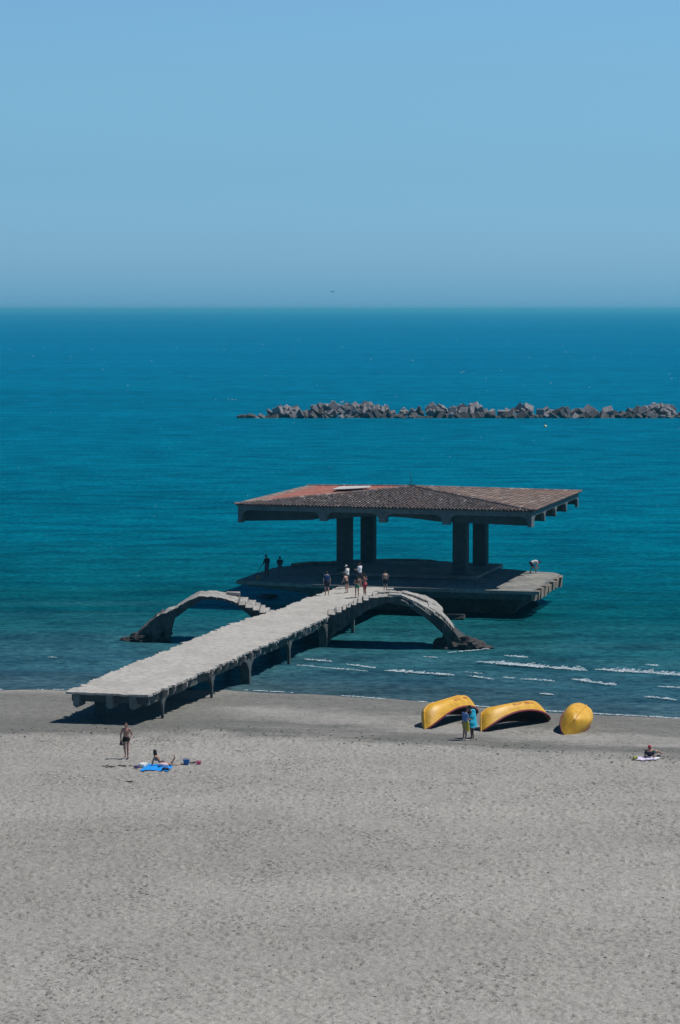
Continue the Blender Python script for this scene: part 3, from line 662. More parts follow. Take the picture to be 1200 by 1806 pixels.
# hip ridges
for (u, v), c in (((-OV, -OV), .8), ((WU + OV, -OV), 1.0), ((-OV, WV + OV), 1), ((WU + OV, WV + OV), 1)):
    bm = bmesh.new(); lay = bm.loops.layers.float_color.new('tint')
    n = 34
    for i in range(n):
        a = i / n; b_ = (i + 1.12) / n; rows = []
        for w, up in ((a, .05), (min(b_, 1), .02)):
            uu = u + (WU / 2 - u) * w; vv = v + (WV / 2 - v) * w; z = zroof(uu, vv)
            d = (Vector((WU / 2, WV / 2, 0)) - Vector((u, v, 0))).normalized(); pn = Vector((-d.y, d.x, 0))
            rows.append([bm.verts.new(Q(uu + pn.x * .16 * -math.cos(k * math.pi / 5), vv + pn.y * .16 * -math.cos(k * math.pi / 5), z + .03 + up + .11 * math.sin(k * math.pi / 5))) for k in range(6)])
        col = tone((.16, .12, .115), .4, .1) if random.random() > .15 else tone((.26, .22, .2), .2)
        for k in range(5):
            f = bm.faces.new((rows[0][k], rows[0][k + 1], rows[1][k + 1], rows[1][k]))
            for lp in f.loops: lp[lay] = (*col, 1)
    bm_obj('hip_ridge', bm, M_tiles, pav)
# pale sheet lying on the upper left slope, thin stalk at the apex
def roofhit(px, py):
    z = 8.4
    for i in range(15):
        p = P(px, py, z); d = p - RF; u = d.dot(UX); v = d.dot(VX); z = zroof(u, v) + .12
    return P(px, py, z)
bm = bmesh.new(); pts = [roofhit(a, b) for a, b in ((586, 867), (600, 862), (626, 861), (655, 861), (650, 864), (618, 866))]
pts = [p + Vector((0, 0, .14)) for p in pts]
prism(bm, pts, (0, 0, .05)); tag(bm_obj('roof_sheet', bm, M_under), 'pale flat sheet lying on the left slope of the pavilion roof', 'sheet')
ap0 = roofhit(725, 858); bm = bmesh.new(); tube(bm, [ap0, ap0 + Vector((.02, 0, .5)), ap0 + Vector((-.06, 0, 1.1))], [.035, .025, .012], 5)
for k in range(26):
    b0 = ap0 + Vector((random.uniform(-.2, .3), random.uniform(-.2, .2), .0)); d = Vector((random.uniform(-.12, .12), random.uniform(-.1, .1), random.uniform(.12, .3)))
    s = Vector((.03, 0, 0)); vs = [bm.verts.new(p) for p in (b0 - s, b0 + s, b0 + d)]; bm.faces.new(vs)
tag(bm_obj('weed_plant', bm, M_plant), 'thin weed with one tall stalk growing at the top of the pavilion roof', 'plant')

# platform
pl = [(417, 1024), (455, 1026), (500, 1028), (560, 1031), (620, 1033), (700, 1036), (780, 1038), (860, 1040), (940, 1042), (962, 1028), (988, 1013), (978, 1010), (930, 1007), (905, 1004), (882, 1003), (850, 998), (800, 996), (762, 991), (700, 989), (650, 990), (600, 993), (540, 995), (508, 998), (480, 1002), (452, 1011), (430, 1019)]
ZP = 2.06
pp = [P(a, b, ZP) for a, b in pl]
plat = empty('pavilion_platform', (sum((p.x for p in pp)) / len(pp), sum((p.y for p in pp)) / len(pp), 0)); tag(plat, 'cracked concrete platform under the pavilion, its right corner in sunlight', 'platform')
def ring_pts(step=.35, amp=.10, seed=0):
    out_ = []
    for i in range(len(pp)):
        a, b = pp[i], pp[(i + 1) % len(pp)]; L = (b - a).length; n = max(1, int(L / step)); d = (b - a).normalized(); nn = Vector((d.y, -d.x, 0))
        for k in range(n):
            p = a.lerp(b, k / n); p = p + nn * amp * (rag((i * 37 + k) / 300, seed, 1)); out_.append(p)
    return out_
rp_ = ring_pts()
cen = Vector((plat.location.x, plat.location.y, 0))
def extr(ringt, ringb, name, mat, parent, mat2=None):
    bm = bmesh.new(); a = [bm.verts.new(w2l(parent, p)) for p in ringt]; b = [bm.verts.new(w2l(parent, p)) for p in ringb]; n = len(a)
    fa = bm.faces.new(a); fb_ = bm.faces.new(b[::-1]); bmesh.ops.triangulate(bm, faces=[fa, fb_])
    for i in range(n): bm.faces.new((a[i], b[i], b[(i + 1) % n], a[(i + 1) % n]))
    return bm_obj(name, bm, mat, parent)
def zoff(r, z): return [Vector((p.x, p.y, z)) for p in r]
extr(zoff(rp_, ZP), zoff(rp_, ZP - .26), 'deck_slab', M_plat, plat)
def inset(r, k, z): return [Vector((p.x + (cen.x - p.x) * k, p.y + (cen.y - p.y) * k, z)) for p in r]
r2 = ring_pts(.35, .16, 5)
def low(p):
    u = (p - RF).dot(UX); return ZP - (.72 if u < 17 else .72 - .4 * min(1, (u - 17) / 5))
extr([Vector((p.x, p.y, ZP - .265)) for p in inset(r2, .010, 0)], [Vector((p.x, p.y, low(p))) for p in inset(r2, .022, 0)], 'rim_beam', M_deck_shaded, plat)  # shade on the platform rim carried by the darker beam colour
# broken facing blocks on the sunlit right edge
for k in range(13):
    a = P(941, 1042, ZP).lerp(P(987, 1013, ZP), (k + .5) / 13); bm = bmesh.new()
    box(bm, w2l(plat, a + Vector((.02 + random.uniform(-.06, .14), 0, -.45 + random.uniform(-.05, .05)))), (.35, random.uniform(.5, .85), random.uniform(.5, .8)), (Vector((.9622, -.2724, 0)), VX, Vector((0, 0, 1))), (.7, .9), .05)
    bm_obj('facing_block', bm, simple('ochre_facing', (.27, .215, .17), .9, .3, 2) if k == 0 else bpy.data.materials['ochre_facing'], plat)
# pedestal
def pq(u, v, z): return RF + UX * u + VX * v + Vector((0, 0, z))
ped_t = [pq(.5, .9, ZP - .6), pq(17.2, .7, ZP - .6), pq(17.2, 14, ZP - .6), pq(.5, 10.5, ZP - .6)]; ped_b = [pq(2.2, 1.6, -.6), pq(17.2, 1.0, -.6), pq(17.2, 14, -.6), pq(2.2, 10, -.6)]
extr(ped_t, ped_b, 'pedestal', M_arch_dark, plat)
# plinth, back kerb, crack kerb
bm = bmesh.new()
def pbox(bm, u0, u1, v0, v1, z0, z1):
    a = [bm.verts.new(w2l(plat, pq(u, v, z0))) for u, v in ((u0, v0), (u1, v0), (u1, v1), (u0, v1))]; b = [bm.verts.new(w2l(plat, pq(u, v, z1))) for u, v in ((u0, v0), (u1, v0), (u1, v1), (u0, v1))]
    bm.faces.new(a); bm.faces.new(b[::-1])
    for i in range(4): bm.faces.new((a[i], b[i], b[(i + 1) % 4], a[(i + 1) % 4]))
pbox(bm, 5.2, 17.5, 4.9, 14.6, ZP - .1, ZP + .22); bm_obj('plinth', bm, M_plat, plat)
kp = [P(a, b, ZP).lerp(cen + Vector((0, 0, ZP)), .03) for a, b in ((800, 996), (762, 991), (700, 989), (650, 990), (600, 993), (540, 995), (508, 998))]
bm_obj('back_kerb', slab(lambda s, t: w2l(plat, Vector((np.interp(s * 6, range(7), [p.x for p in kp]), np.interp(s * 6, range(7), [p.y for p in kp]) - .45 * t, ZP + .22 + .06 * noise.noise((s * 14, t * 2, 0))))), lambda s, t: w2l(plat, Vector((np.interp(s * 6, range(7), [p.x for p in kp]), np.interp(s * 6, range(7), [p.y for p in kp]) - .45 * t, ZP - .1))), 60, 2), M_plat, plat)
bm = bmesh.new(); box(bm, w2l(plat, P(905, 1044, ZP - .03) + VX * -.12), (4.0, .35, .22), (UX, VX, Vector((0, 0, 1))), None, .03); bm_obj('edge_kerb', bm, M_plat, plat)
# broken slab lying under the platform near the arch
bm = bmesh.new(); q = P(800, 1087, .25); box(bm, q, (1.6, 1.0, .35), jit=.12); tag(bm_obj('concrete_chunk', bm, M_rubble), 'flat broken concrete chunk in the shaded water below the pavilion platform', 'rubble')
bm = bmesh.new(); q = P(472, 1052, .02); rock(bm, q, (.75, .6, .22), 4); tag(bm_obj('rock', bm, M_arch_dark), 'small dark rock awash between the left arch and the platform', 'rock')

# ------------------------------------------------------------------ breakwater
def block_cube():
    bm = bmesh.new(); bmesh.ops.create_cube(bm, size=2.2); bmesh.ops.bevel(bm, geom=bm.edges[:], offset=.12, segments=1, affect='EDGES'); return bm
def block_groove():
    bm = bmesh.new(); pr = [(-1.1, -1.1), (1.1, -1.1), (1.1, -.3), (.65, -.2), (.65, .2), (1.1, .3), (1.1, 1.1), (.3, 1.1), (.2, .65), (-.2, .65), (-.3, 1.1), (-1.1, 1.1), (-1.1, .3), (-.65, .2), (-.65, -.2), (-1.1, -.3)]
    prism(bm, [Vector((x, y, -1.05)) for x, y in pr], (0, 0, 2.1)); return bm
def block_tetra():
    bm = bmesh.new(); dirs = [Vector((0, 0, 1)), Vector((.94, 0, -.33)), Vector((-.47, .82, -.33)), Vector((-.47, -.82, -.33))]
    for d in dirs: tube(bm, [Vector((0, 0, 0)), d * .6, d * 1.5, d * 1.6], [.62, .6, .42, .3], 8)
    return bm
def block_long():
    bm = bmesh.new(); box(bm, (0, 0, 0), (3.0, 1.3, 1.3)); bmesh.ops.bevel(bm, geom=bm.edges[:], offset=.1, segments=1, affect='EDGES'); return bm
protos = []
for f in (block_cube, block_groove, block_tetra, block_long):
    bm = f(); bmesh.ops.recalc_face_normals(bm, faces=bm.faces); me = bpy.data.meshes.new('block'); bm.to_mesh(me); bm.free(); me.materials.append(M_block); protos.append(me)
names = ['concrete_block', 'concrete_block', 'concrete_tetrapod', 'concrete_block']
BW = 'concrete armour blocks heaped in the breakwater'
wl = P(800, 737.5).y
prof_h = [(455, .8), (470, 2.6), (500, 3.0), (530, 2.6), (560, 3.2), (590, 3.9), (620, 3.2), (650, 3.4), (690, 2.6), (720, 2.2), (765, 3.3), (790, 2.4), (820, 3.5), (850, 2.6), (880, 2.5), (905, 2.9), (930, 2.9), (950, 2.0), (970, 2.9), (1000, 2.2), (1030, 2.6), (1070, 2.8), (1100, 2.3), (1130, 2.7), (1155, 3.6), (1190, 2.7), (1215, 2.5), (1260, 2.6)]
cnt = 0
protos_wet = []
for q_ in protos:
    w_ = q_.copy(); w_.materials.clear(); w_.materials.append(M_block_wet); protos_wet.append(w_)
def put_block(x, y, z, k=None, sc=1.0, wetp=0):
    global cnt
    k = random.choices((0, 1, 2, 3), (4, 3, 2.2, 2))[0] if k is None else k
    o = bpy.data.objects.new(names[k], (protos_wet if random.random() < wetp else protos)[k]); COL.objects.link(o); o.location = (x, y, z); o.scale = (sc,) * 3
    o.rotation_euler = (random.uniform(-1, 1), random.uniform(-1, 1), random.uniform(0, 6.28))
    if k == 2: tag(o, 'four legged grey concrete tetrapod lying tilted in the long breakwater heap', 'tetrapod', 'concrete tetrapods in the breakwater')
    elif k == 0: tag(o, 'grey concrete cube lying tilted in the long breakwater heap', 'concrete block', BW)
    elif k == 1: tag(o, 'grooved grey concrete block lying tilted in the long breakwater heap', 'concrete block', 'grooved concrete blocks of the breakwater')
    else: tag(o, 'long grey concrete block lying tilted in the long breakwater heap', 'concrete block', 'long concrete blocks of the breakwater')
    cnt += 1; return o
for pxx_ in np.arange(462, 1262, 11.5):
    h = lerp_list(prof_h, pxx_) * .80
    for row, (dy, zz) in enumerate(((.8, -.1), (2.9, .9), (4.6, 1.7))):
        if zz + .6 > h and row: 
            continue
        jx = random.uniform(-5, 5); p = V(pxx_ + jx + row * 5, 730, wl + dy + random.uniform(-.4, .4), 0)
        put_block(p.x, p.y, min(zz + random.uniform(-.3, .35), h - .9), None, random.uniform(.5, 1.0), .85 if row == 0 else .25)
    if h > 2.35:
        p = V(pxx_ + random.uniform(-5, 5), 720, wl + 4.2, 0); put_block(p.x, p.y, h - .95, None, random.uniform(.6, 1.0))
for pxx_, sz in ((427, .35), (442, .45)):
    p = V(pxx_, 732, wl + 1, 0); bm = bmesh.new(); rock(bm, (p.x, p.y, .15), (sz * 3, sz * 2, sz * 1.6), pxx_, 1, 2, .4)
    tag(bm_obj('rock', bm, M_block_wet), 'leftmost low dark rock off the end of the breakwater' if pxx_ < 430 else 'low flat dark rock between the leftmost rock and the breakwater end', 'rock')
# gulls on the blocks
def gull_mesh(bm, s=1.0):
    rock(bm, (0, 0, .16 * s), (.24 * s, .10 * s, .10 * s), 1, 1, 2, .05); rock(bm, (.22 * s, 0, .30 * s), (.07 * s, .06 * s, .065 * s), 2, 1, 2, .05)
    tube(bm, [(.1 * s, 0, .2 * s), (.2 * s, 0, .28 * s)], [.07 * s, .05 * s], 6); tube(bm, [(-.15 * s, 0, .18 * s), (-.38 * s, 0, .16 * s)], [.07 * s, .02 * s], 6)
    tube(bm, [(.27 * s, 0, .3 * s), (.35 * s, 0, .28 * s)], [.02 * s, .006 * s], 5)
    for y in (-.03, .03): tube(bm, [(.02 * s, y * s, .1 * s), (.02 * s, y * s, -.02 * s)], .01 * s, 4)
M_gull = simple('gull_feathers', (.75, .75, .75), .8, .08)
bm = bmesh.new(); gull_mesh(bm, 1.25); bmesh.ops.recalc_face_normals(bm, faces=bm.faces); gme = bpy.data.meshes.new('gull'); bm.to_mesh(gme); bm.free(); gme.materials.append(M_gull)
for i, (gx, gh) in enumerate(((516, 3.3), (585, 4.1), (606, 3.9), (613, 3.7), (682, 3.1), (702, 3.2), (711, 3.1), (1148, 3.9), (902, 3.3))):
    p = V(gx, 712, wl + 4.0, 0); o = bpy.data.objects.new('gull', gme); COL.objects.link(o)
    hits = [(b.location - Vector((p.x, p.y, b.location.z))).length for b in COL.objects if b.name.startswith('concrete_')]
    near_b = [b for b in COL.objects if b.name.startswith('concrete_') and math.hypot(b.location.x - p.x, b.location.y - p.y) < 2.2]
    top = max(near_b, key=lambda b: b.location.z) if near_b else None
    bx = top.location if top else p
    o.location = (bx.x, bx.y, (top.location.z + 1.12 * top.scale.x) if top else gh); o.rotation_euler = (0, 0, random.uniform(0, 6.28))
    tag(o, 'tiny white gull perched on top of the breakwater blocks', 'gull', 'gulls perched on the breakwater')
# buoy
p = P(962, 753); e = empty('buoy', (p.x, p.y, 0)); tag(e, 'tiny pale yellow buoy floating in front of the breakwater', 'buoy')
bm = bmesh.new(); bmesh.ops.create_uvsphere(bm, u_segments=16, v_segments=10, radius=.3, matrix=Matrix.Translation((0, 0, .1))); bm_obj('float', bm, simple('buoy_paint', (.75, .6, .3), .5), e, True)
bm = bmesh.new(); tube(bm, [(0, 0, .35), (0, 0, .85)], .05, 8); bm_obj('mast', bm, M_metal, e)
# bird in the air
bp = V(587, 514.5, 330, 0); bm = bmesh.new(); rock(bm, (0, 0, 0), (.22, .07, .07), 1, 1, 2, .05); tube(bm, [(-.25, 0, 0), (-.45, 0, .02)], [.06, .03], 6)
for sy in (-1, 1):
    a = [(.12, 0, .03), (-.12, 0, .03), (-.16, .35 * sy, .10), (-.05, .68 * sy, .02), (.08, .35 * sy, .11)]
    prism(bm, [Vector(q) for q in a], (0, 0, .02))
o = bm_obj('flying_bird', bm, simple('dark_feathers', (.03, .04, .045), .8)); o.location = bp; o.scale = (.6, .6, .6); o.rotation_euler = (0, .1, .9); tag(o, 'single dark bird flying above the horizon', 'bird')

# ------------------------------------------------------------------ upturned boats
BL, BB = 5.7, 1.5
def hull_pt(t, a, off=0.0, L=BL, B=BB):
    at = abs(t); b = B / 2 * max(0, 1 - at ** 2.6) ** .62 + .015
    k = .30 * max(0, (at - .6) / .4) ** 2; s = .64 + .56 * at ** 2.0; zm = 1.20
    th = abs(a) * math.pi / 2; y = b * math.sin(th) ** .6 * (1 if a >= 0 else -1); h = 1 - math.cos(th) ** .62
    x = L / 2 * t * (.84 + .16 * h); z = zm - (k + (s - k) * h)
    dx = off * (math.copysign(1, t) * max(0, at - .9) * 6)
    return Vector((x + dx, y + off * math.sin(th) * (1 if a >= 0 else -1), z + off * math.cos(th)))
def hull_mesh(off, na=20, ntt=56, L=BL):
    bm = bmesh.new(); g = [[bm.verts.new(hull_pt(-1 + 2 * i / ntt, -1 + 2 * j / na, off, L)) for j in range(na + 1)] for i in range(ntt + 1)]
    for i in range(ntt):
        for j in range(na): bm.faces.new((g[i][j], g[i][j + 1], g[i + 1][j + 1], g[i + 1][j]))
    return bm, g
def text_mesh(s):
    cu = bpy.data.curves.new('lettering', 'FONT'); cu.body = s; cu.size = 1; cu.resolution_u = 2; o = bpy.data.objects.new('tmp', cu); COL.objects.link(o)
    bpy.context.view_layer.update(); me = bpy.data.meshes.new_from_object(o.evaluated_get(bpy.context.evaluated_depsgraph_get())); bpy.data.objects.remove(o)
    bm = bmesh.new(); bm.from_mesh(me); bmesh.ops.triangulate(bm, faces=bm.faces[:]); bmesh.ops.subdivide_edges(bm, edges=bm.edges[:], cuts=1); return bm
def boat(label, tip_px, yaw, roll, pitch=0, texts=None, side=1, L=BL):
    g = G(*tip_px); e = empty('rowing_boat', (0, 0, 0)); tag(e, label, 'boat', 'yellow boats upturned on the sand')
    rot = Matrix.Rotation(R(yaw), 3, 'Z') @ Matrix.Rotation(R(pitch), 3, 'Y') @ Matrix.Rotation(R(roll), 3, 'X')
    e.rotation_euler = rot.to_euler(); c = g - rot @ hull_pt(-1, 0, 0, L) - (rot @ Vector((0, 0, 0)))
    tipv = rot @ hull_pt(-1, 1, 0, L); e.location = g - tipv + Vector((0, 0, -.03))
    bm, _ = hull_mesh(0, L=L); o = bm_obj('hull', bm, M_yellow, e, True)
    bm, _ = hull_mesh(-.03, L=L); bm_obj('inner_lining', bm, M_hull_in, e, True)
    for sg in (1, -1):
        bm = bmesh.new(); n = 60; rings = []
        for i in range(n + 1):
            t = -1 + 2 * i / n; p = hull_pt(t, sg, 0, L); q = Vector((0, 1 * sg, 0))
            rings.append([bm.verts.new(p + v) for v in (q * .035 + Vector((0, 0, .035)), q * .035 + Vector((0, 0, -.05)), q * -.05 + Vector((0, 0, -.05)), q * -.05 + Vector((0, 0, .02)))])
        for a, b in zip(rings, rings[1:]):
            for k in range(4): bm.faces.new((a[k], a[(k + 1) % 4], b[(k + 1) % 4], b[k]))
        bm.faces.new(rings[0]); bm.faces.new(rings[-1]); bm_obj('gunwale', bm, M_maroon, e)
    bm = bmesh.new(); tube(bm, [hull_pt(-1 + 2 * i / 40, 0, .02, L) for i in range(41)], .04, 6); bm_obj('keel', bm, M_yellow, e)
    for q_ in (-1, 1):
        bm = bmesh.new(); tube(bm, [hull_pt(q_, k / 12, .0, L) * 1 for k in range(13)], .035, 6); bm_obj('stem', bm, M_yellow, e)
    for t in (-.38, .05, .45):
        bm = bmesh.new(); a = hull_pt(t, -.86, -.03, L); b = hull_pt(t, .86, -.03, L); box(bm, (a + b) / 2, (.22, (b - a).length, .04)); bm_obj('thwart', bm, M_wood, e)
    for txt, tc_, hgt, ac in (texts or ()):
        bm = text_mesh(txt); xs_ = [v.co.x for v in bm.verts]; ys_ = [v.co.y for v in bm.verts]; w = max(xs_) - min(xs_)
        for v in bm.verts:
            X_ = (v.co.x - min(xs_) - w / 2) * hgt / .7; Y_ = (v.co.y - min(ys_)) / (max(ys_) - min(ys_))
            v.co = hull_pt(tc_ + X_ / (L / 2) * (1 if side < 0 else -1), side * (ac + .20 * (1 - Y_) * hgt / .25), .012, L)
        bm_obj('lettering', bm, M_red_letter, e)
    return e
# near tips and headings
boat('leftmost of three yellow upturned boats, partly behind the standing couple', (750, 1286), 60, -22, 0, (('RC31', .08, .24, .52), ('RBC', .47, .24, .52)), -1, 6.0)
boat('middle one of three yellow upturned boats, wide dark opening under its maroon rail', (849, 1290), 44, -29, 0, (('RC31', -.02, .24, .55), ('RBC0', .38, .24, .55)), -1, 5.45)
boat('yellow upturned boat standing apart at the right, seen end on with its keel ridge up', (996, 1296), 76, 30, 0, None, 1, 4.7)

# ------------------------------------------------------------------ people
SKIN = {}
def skin(c):
    if c not in SKIN: SKIN[c] = simple('skin', c, .55, .08, 10)
    return SKIN[c]
CLOTH = {}
def cloth(c, nm='cloth'):
    if c not in CLOTH: CLOTH[c] = simple(nm, c, .9, .15, 12, .4, .01)
    return CLOTH[c]
M_eye = simple('eye', (.02, .02, .02), .3)
def ell(bm, c, r, ax=None):
    ax = ax or (Vector((1, 0, 0)), Vector((0, 1, 0)), Vector((0, 0, 1)))
    s = bmesh.ops.create_icosphere(bm, subdivisions=2, radius=1)
    for v in s['verts']: v.co = Vector(c) + ax[0] * v.co.x * r[0] + ax[1] * v.co.y * r[1] + ax[2] * v.co.z * r[2]
def cap(bm, a, b, ra, rb):
    a = Vector(a); b = Vector(b); ell(bm, a, (ra,) * 3); ell(bm, b, (rb,) * 3); tube(bm, [a, b], [ra, rb], 12)
def remesh(bm, vox, smooth=3):
    me = bpy.data.meshes.new('t'); bm.to_mesh(me); bm.free(); o = bpy.data.objects.new('t', me); COL.objects.link(o)
    m = o.modifiers.new('r', 'REMESH'); m.mode = 'VOXEL'; m.voxel_size = vox
    if smooth: s = o.modifiers.new('s', 'SMOOTH'); s.factor = .5; s.iterations = smooth
    dg = bpy.context.evaluated_depsgraph_get(); dg.update(); r = bpy.data.meshes.new_from_object(o.evaluated_get(dg)); bpy.data.objects.remove(o); return r
STAND = dict(pel=(0, 0, .95), chest=(0, 0, 1.28), neck=(0, -.01, 1.46), head=(0, .015, 1.625),
    shL=(-.175, 0, 1.41), shR=(.175, 0, 1.41), elL=(-.23, -.02, 1.13), elR=(.23, -.02, 1.13), wrL=(-.24, .06, .89), wrR=(.24, .06, .89),
    hiL=(-.09, 0, .92), hiR=(.09, 0, .92), knL=(-.105, .03, .50), knR=(.105, .03, .50), anL=(-.11, -.02, .08), anR=(.11, -.02, .08), toL=(-.14, .15, .03), toR=(.14, .15, .03))
def torso(bm, J, lo, hi, inf, fat=1.0):
    prof = [(0, .165, .115), (.2, .155, .11), (.45, .135, .10), (.7, .165, .115), (.9, .175, .11), (1.05, .15, .085), (1.2, .07, .065)]
    pel, ch, nk = J['pel'], J['chest'], J['neck']
    sidev = ((J['shR'] - J['shL']).normalized() + (J['hiR'] - J['hiL']).normalized()).normalized()
    n = 14
    for i in range(n + 1):
        q = lo + (hi - lo) * i / n
        p = pel.lerp(ch, q / .7) if q <= .7 else ch.lerp(nk, (q - .7) / .5)
        d = (ch - pel).normalized() if q < .6 else (nk - ch).normalized() * .5 + (ch - pel).normalized() * .5; d.normalize()
        w = np.interp(q, [a for a, b, c in prof], [b for a, b, c in prof]) * fat; dp = np.interp(q, [a for a, b, c in prof], [c for a, b, c in prof]) * fat
        fw = d.cross(sidev).normalized(); ell(bm, p, (w + inf, dp + inf, .07), (sidev, fw, d))
def person(label, loc, rz, H=1.75, pose=None, sk=(.36, .20, .14), hair=(.015, .012, .012), longhair=False, wear=(), capc=None, group=None, fem=False, shoes=None):
    J = {k: Vector(v) for k, v in {**STAND, **(pose or {})}.items()}
    e = empty('person', loc, R(rz)); tag(e, label, 'person', group); k = H / 1.75; e.scale = (k, k, k)
    f = .92 if fem else 1.0
    bm = bmesh.new(); torso(bm, J, 0, 1.15, 0, f)
    cap(bm, J['neck'] - Vector((0, 0, .03)), J['neck'].lerp(J['head'], .6), .058 * f, .052 * f)
    hd = (J['head'] - J['neck']).normalized(); sv = (J['shR'] - J['shL']).normalized(); hf = J.get('look', hd.cross(sv) * -1 if False else Vector((0, 1, 0))); hf = (hf - hd * hf.dot(hd)).normalized(); hs = hf.cross(hd)
    h = J['head']; ell(bm, h + hd * .015, (.076, .092, .10), (hs, hf, hd)); ell(bm, h - hd * .055 + hf * .022, (.055, .066, .065), (hs, hf, hd))
    cap(bm, h + hf * .09 + hd * .01, h + hf * .108 - hd * .022, .010, .014)
    ell(bm, h + hf * .082 - hd * .055, (.024, .012, .009), (hs, hf, hd))
    for sg in (-1, 1): ell(bm, h + hs * .078 * sg - hd * .005, (.010, .018, .028), (hs, hf, hd))
    for S_ in 'LR':
        cap(bm, J['neck'] - Vector((0, 0, .015)), J['sh' + S_], .05, .056)
        sh, elb, wr, hi, kn, an, to = (J[a + S_] for a in ('sh', 'el', 'wr', 'hi', 'kn', 'an', 'to'))
        cap(bm, sh, elb, .052 * f, .039 * f); cap(bm, elb, wr, .040 * f, .026 * f); cap(bm, elb.lerp(wr, .1), elb.lerp(wr, .4), .042 * f, .036 * f)
        d = (wr - elb).normalized(); sdv = d.orthogonal().normalized(); sdv = (Vector((0, 1, 0)) - d * d.y); sdv = sdv.normalized() if sdv.length > .2 else Vector((1, 0, 0)); pn = d.cross(sdv).normalized()
        inw = pn * (1 if (pn.x < 0) == (S_ == 'R') else -1)
        ell(bm, wr + d * .05, (.042, .016, .055), (sdv, pn, d))
        for q, ln in zip((-1.5, -.5, .5, 1.5), (.055, .07, .075, .065)):
            b0 = wr + d * .09 + sdv * .019 * q; b1 = b0 + d * ln * .55 + inw * .008; b2 = b1 + d * ln * .5 + inw * .022; tube(bm, [b0 - d * .02, b1, b2], [.0095, .009, .0075], 8)
        t0 = wr + d * .03 + sdv * .035; tube(bm, [t0, t0 + sdv * .028 + d * .025, t0 + sdv * .034 + d * .055 + inw * .01], [.013, .011, .009], 8)
        cap(bm, hi, kn, .088 * f, .056 * f); cap(bm, kn, an, .054 * f, .036 * f); cap(bm, kn.lerp(an, .18) - (to - an).normalized() * .015, kn.lerp(an, .45), .058 * f, .046 * f)
        fd = (to - an); fd = (fd - Vector((0, 0, 0))).normalized(); cap(bm, an - fd * .03 - Vector((0, 0, .03)) if an.z > .06 else an, an.lerp(to, .5), .036, .034); cap(bm, an.lerp(to, .5), to, .036, .024)
        ell(bm, hi + Vector((0, -.03, 0)), (.095 * f, .095 * f, .1))
    if fem:
        c = J['chest']; fw = (J['neck'] - J['pel']).normalized().cross(sv) * -1
        for sg in (-1, 1): ell(bm, c + sv * .07 * sg + fw * .095 - Vector((0, 0, .01)), (.06, .055, .06))
    me = remesh(bm, .0105, 2); o = link('body', me, skin(sk), e, True)
    # eyes belong to the body mesh
    b2 = bmesh.new(); b2.from_mesh(me)
    for sg in (-1, 1):
        n0 = len(b2.faces); s_ = bmesh.ops.create_icosphere(b2, subdivisions=1, radius=.012, matrix=Matrix.Translation(h + hs * .03 * sg + hf * .083 + hd * .012)); b2.faces.ensure_lookup_table()
        for fc in b2.faces[n0:]: fc.material_index = 1
    b2.to_mesh(me); b2.free(); me.materials.append(M_eye)
    # hair
    bm = bmesh.new(); ell(bm, h + hd * .035 - hf * .018, (.086, .094, .095), (hs, hf, hd)); ell(bm, h - hf * .05 - hd * .02, (.075, .05, .08), (hs, hf, hd))
    if longhair:
        for q in range(7): ell(bm, h - hf * (.07 + .005 * q) - hd * (.02 + .045 * q), (.085 - .006 * q, .035, .05), (hs, hf, hd))
        for sg in (-1, 1):
            for q in range(5): ell(bm, h + hs * .075 * sg - hf * .02 - hd * (.0 + .045 * q), (.022, .045, .045), (hs, hf, hd))
    link('hair', remesh(bm, .014, 2), cloth(hair, 'hair'), e, True)
    if capc:
        bm = bmesh.new(); ell(bm, h + hd * .05 - hf * .005, (.096, .108, .088), (hs, hf, hd)); ell(bm, h + hd * .045 + hf * .11, (.07, .075, .012), (hs, hf, hd)); link('cap', remesh(bm, .01, 2), cloth(capc), e, True)
    for w in wear:
        typ, c = w[0], w[1]; bm = bmesh.new(); inf = .016
        if typ in ('shirt', 'tank', 'long_shirt', 'jacket'):
            torso(bm, J, .12 if typ != 'long_shirt' else -.12, 1.08, inf, f)
            fr_ = {'shirt': .55, 'tank': .0, 'long_shirt': .6, 'jacket': 1.0}[typ]
            for S_ in 'LR':
                if fr_ > 0: cap(bm, J['sh' + S_], J['sh' + S_].lerp(J['el' + S_], fr_), .068, .058)
                if typ == 'jacket': cap(bm, J['el' + S_], J['el' + S_].lerp(J['wr' + S_], .85), .055, .042)
        elif typ in ('shorts', 'trousers', 'briefs', 'skirt'):
            torso(bm, J, -.08, .16, inf, f); fr_ = {'shorts': .62, 'trousers': 1, 'briefs': .12, 'skirt': .3}[typ]
            for S_ in 'LR':
                a, b = J['hi' + S_], J['kn' + S_]; cap(bm, a, a.lerp(b, fr_), .105 * f, (.105 - .035 * fr_) * f)
                ell(bm, a + Vector((0, -.03, 0)), (.11 * f, .11 * f, .11))
                if typ == 'trousers': cap(bm, b, b.lerp(J['an' + S_], .92), .074, .056)
            if typ == 'briefs':
                bmesh.ops.delete(bm, geom=[], context='VERTS')
        elif typ == 'bikini_top':
            torso(bm, J, .64, .74, .012, f)
            fw = (J['neck'] - J['pel']).normalized().cross(sv) * -1
            for sg in (-1, 1): ell(bm, J['chest'] + sv * .07 * sg + fw * .1 - Vector((0, 0, .01)), (.062, .058, .062))
        elif typ == 'towel_wrap':
            for q in range(16):
                z = 1.46 - q * .055; wdt = .20 + .012 * q + .012 * math.sin(q * 1.3); ell(bm, (0 + .02 * math.sin(q), -.02, z), (wdt if q > 2 else .15 + .03 * q, .14 + .006 * q, .06))
        link(typ if typ not in ('shirt',) else 'shirt', remesh(bm, .016, 3), cloth(c), e, True)
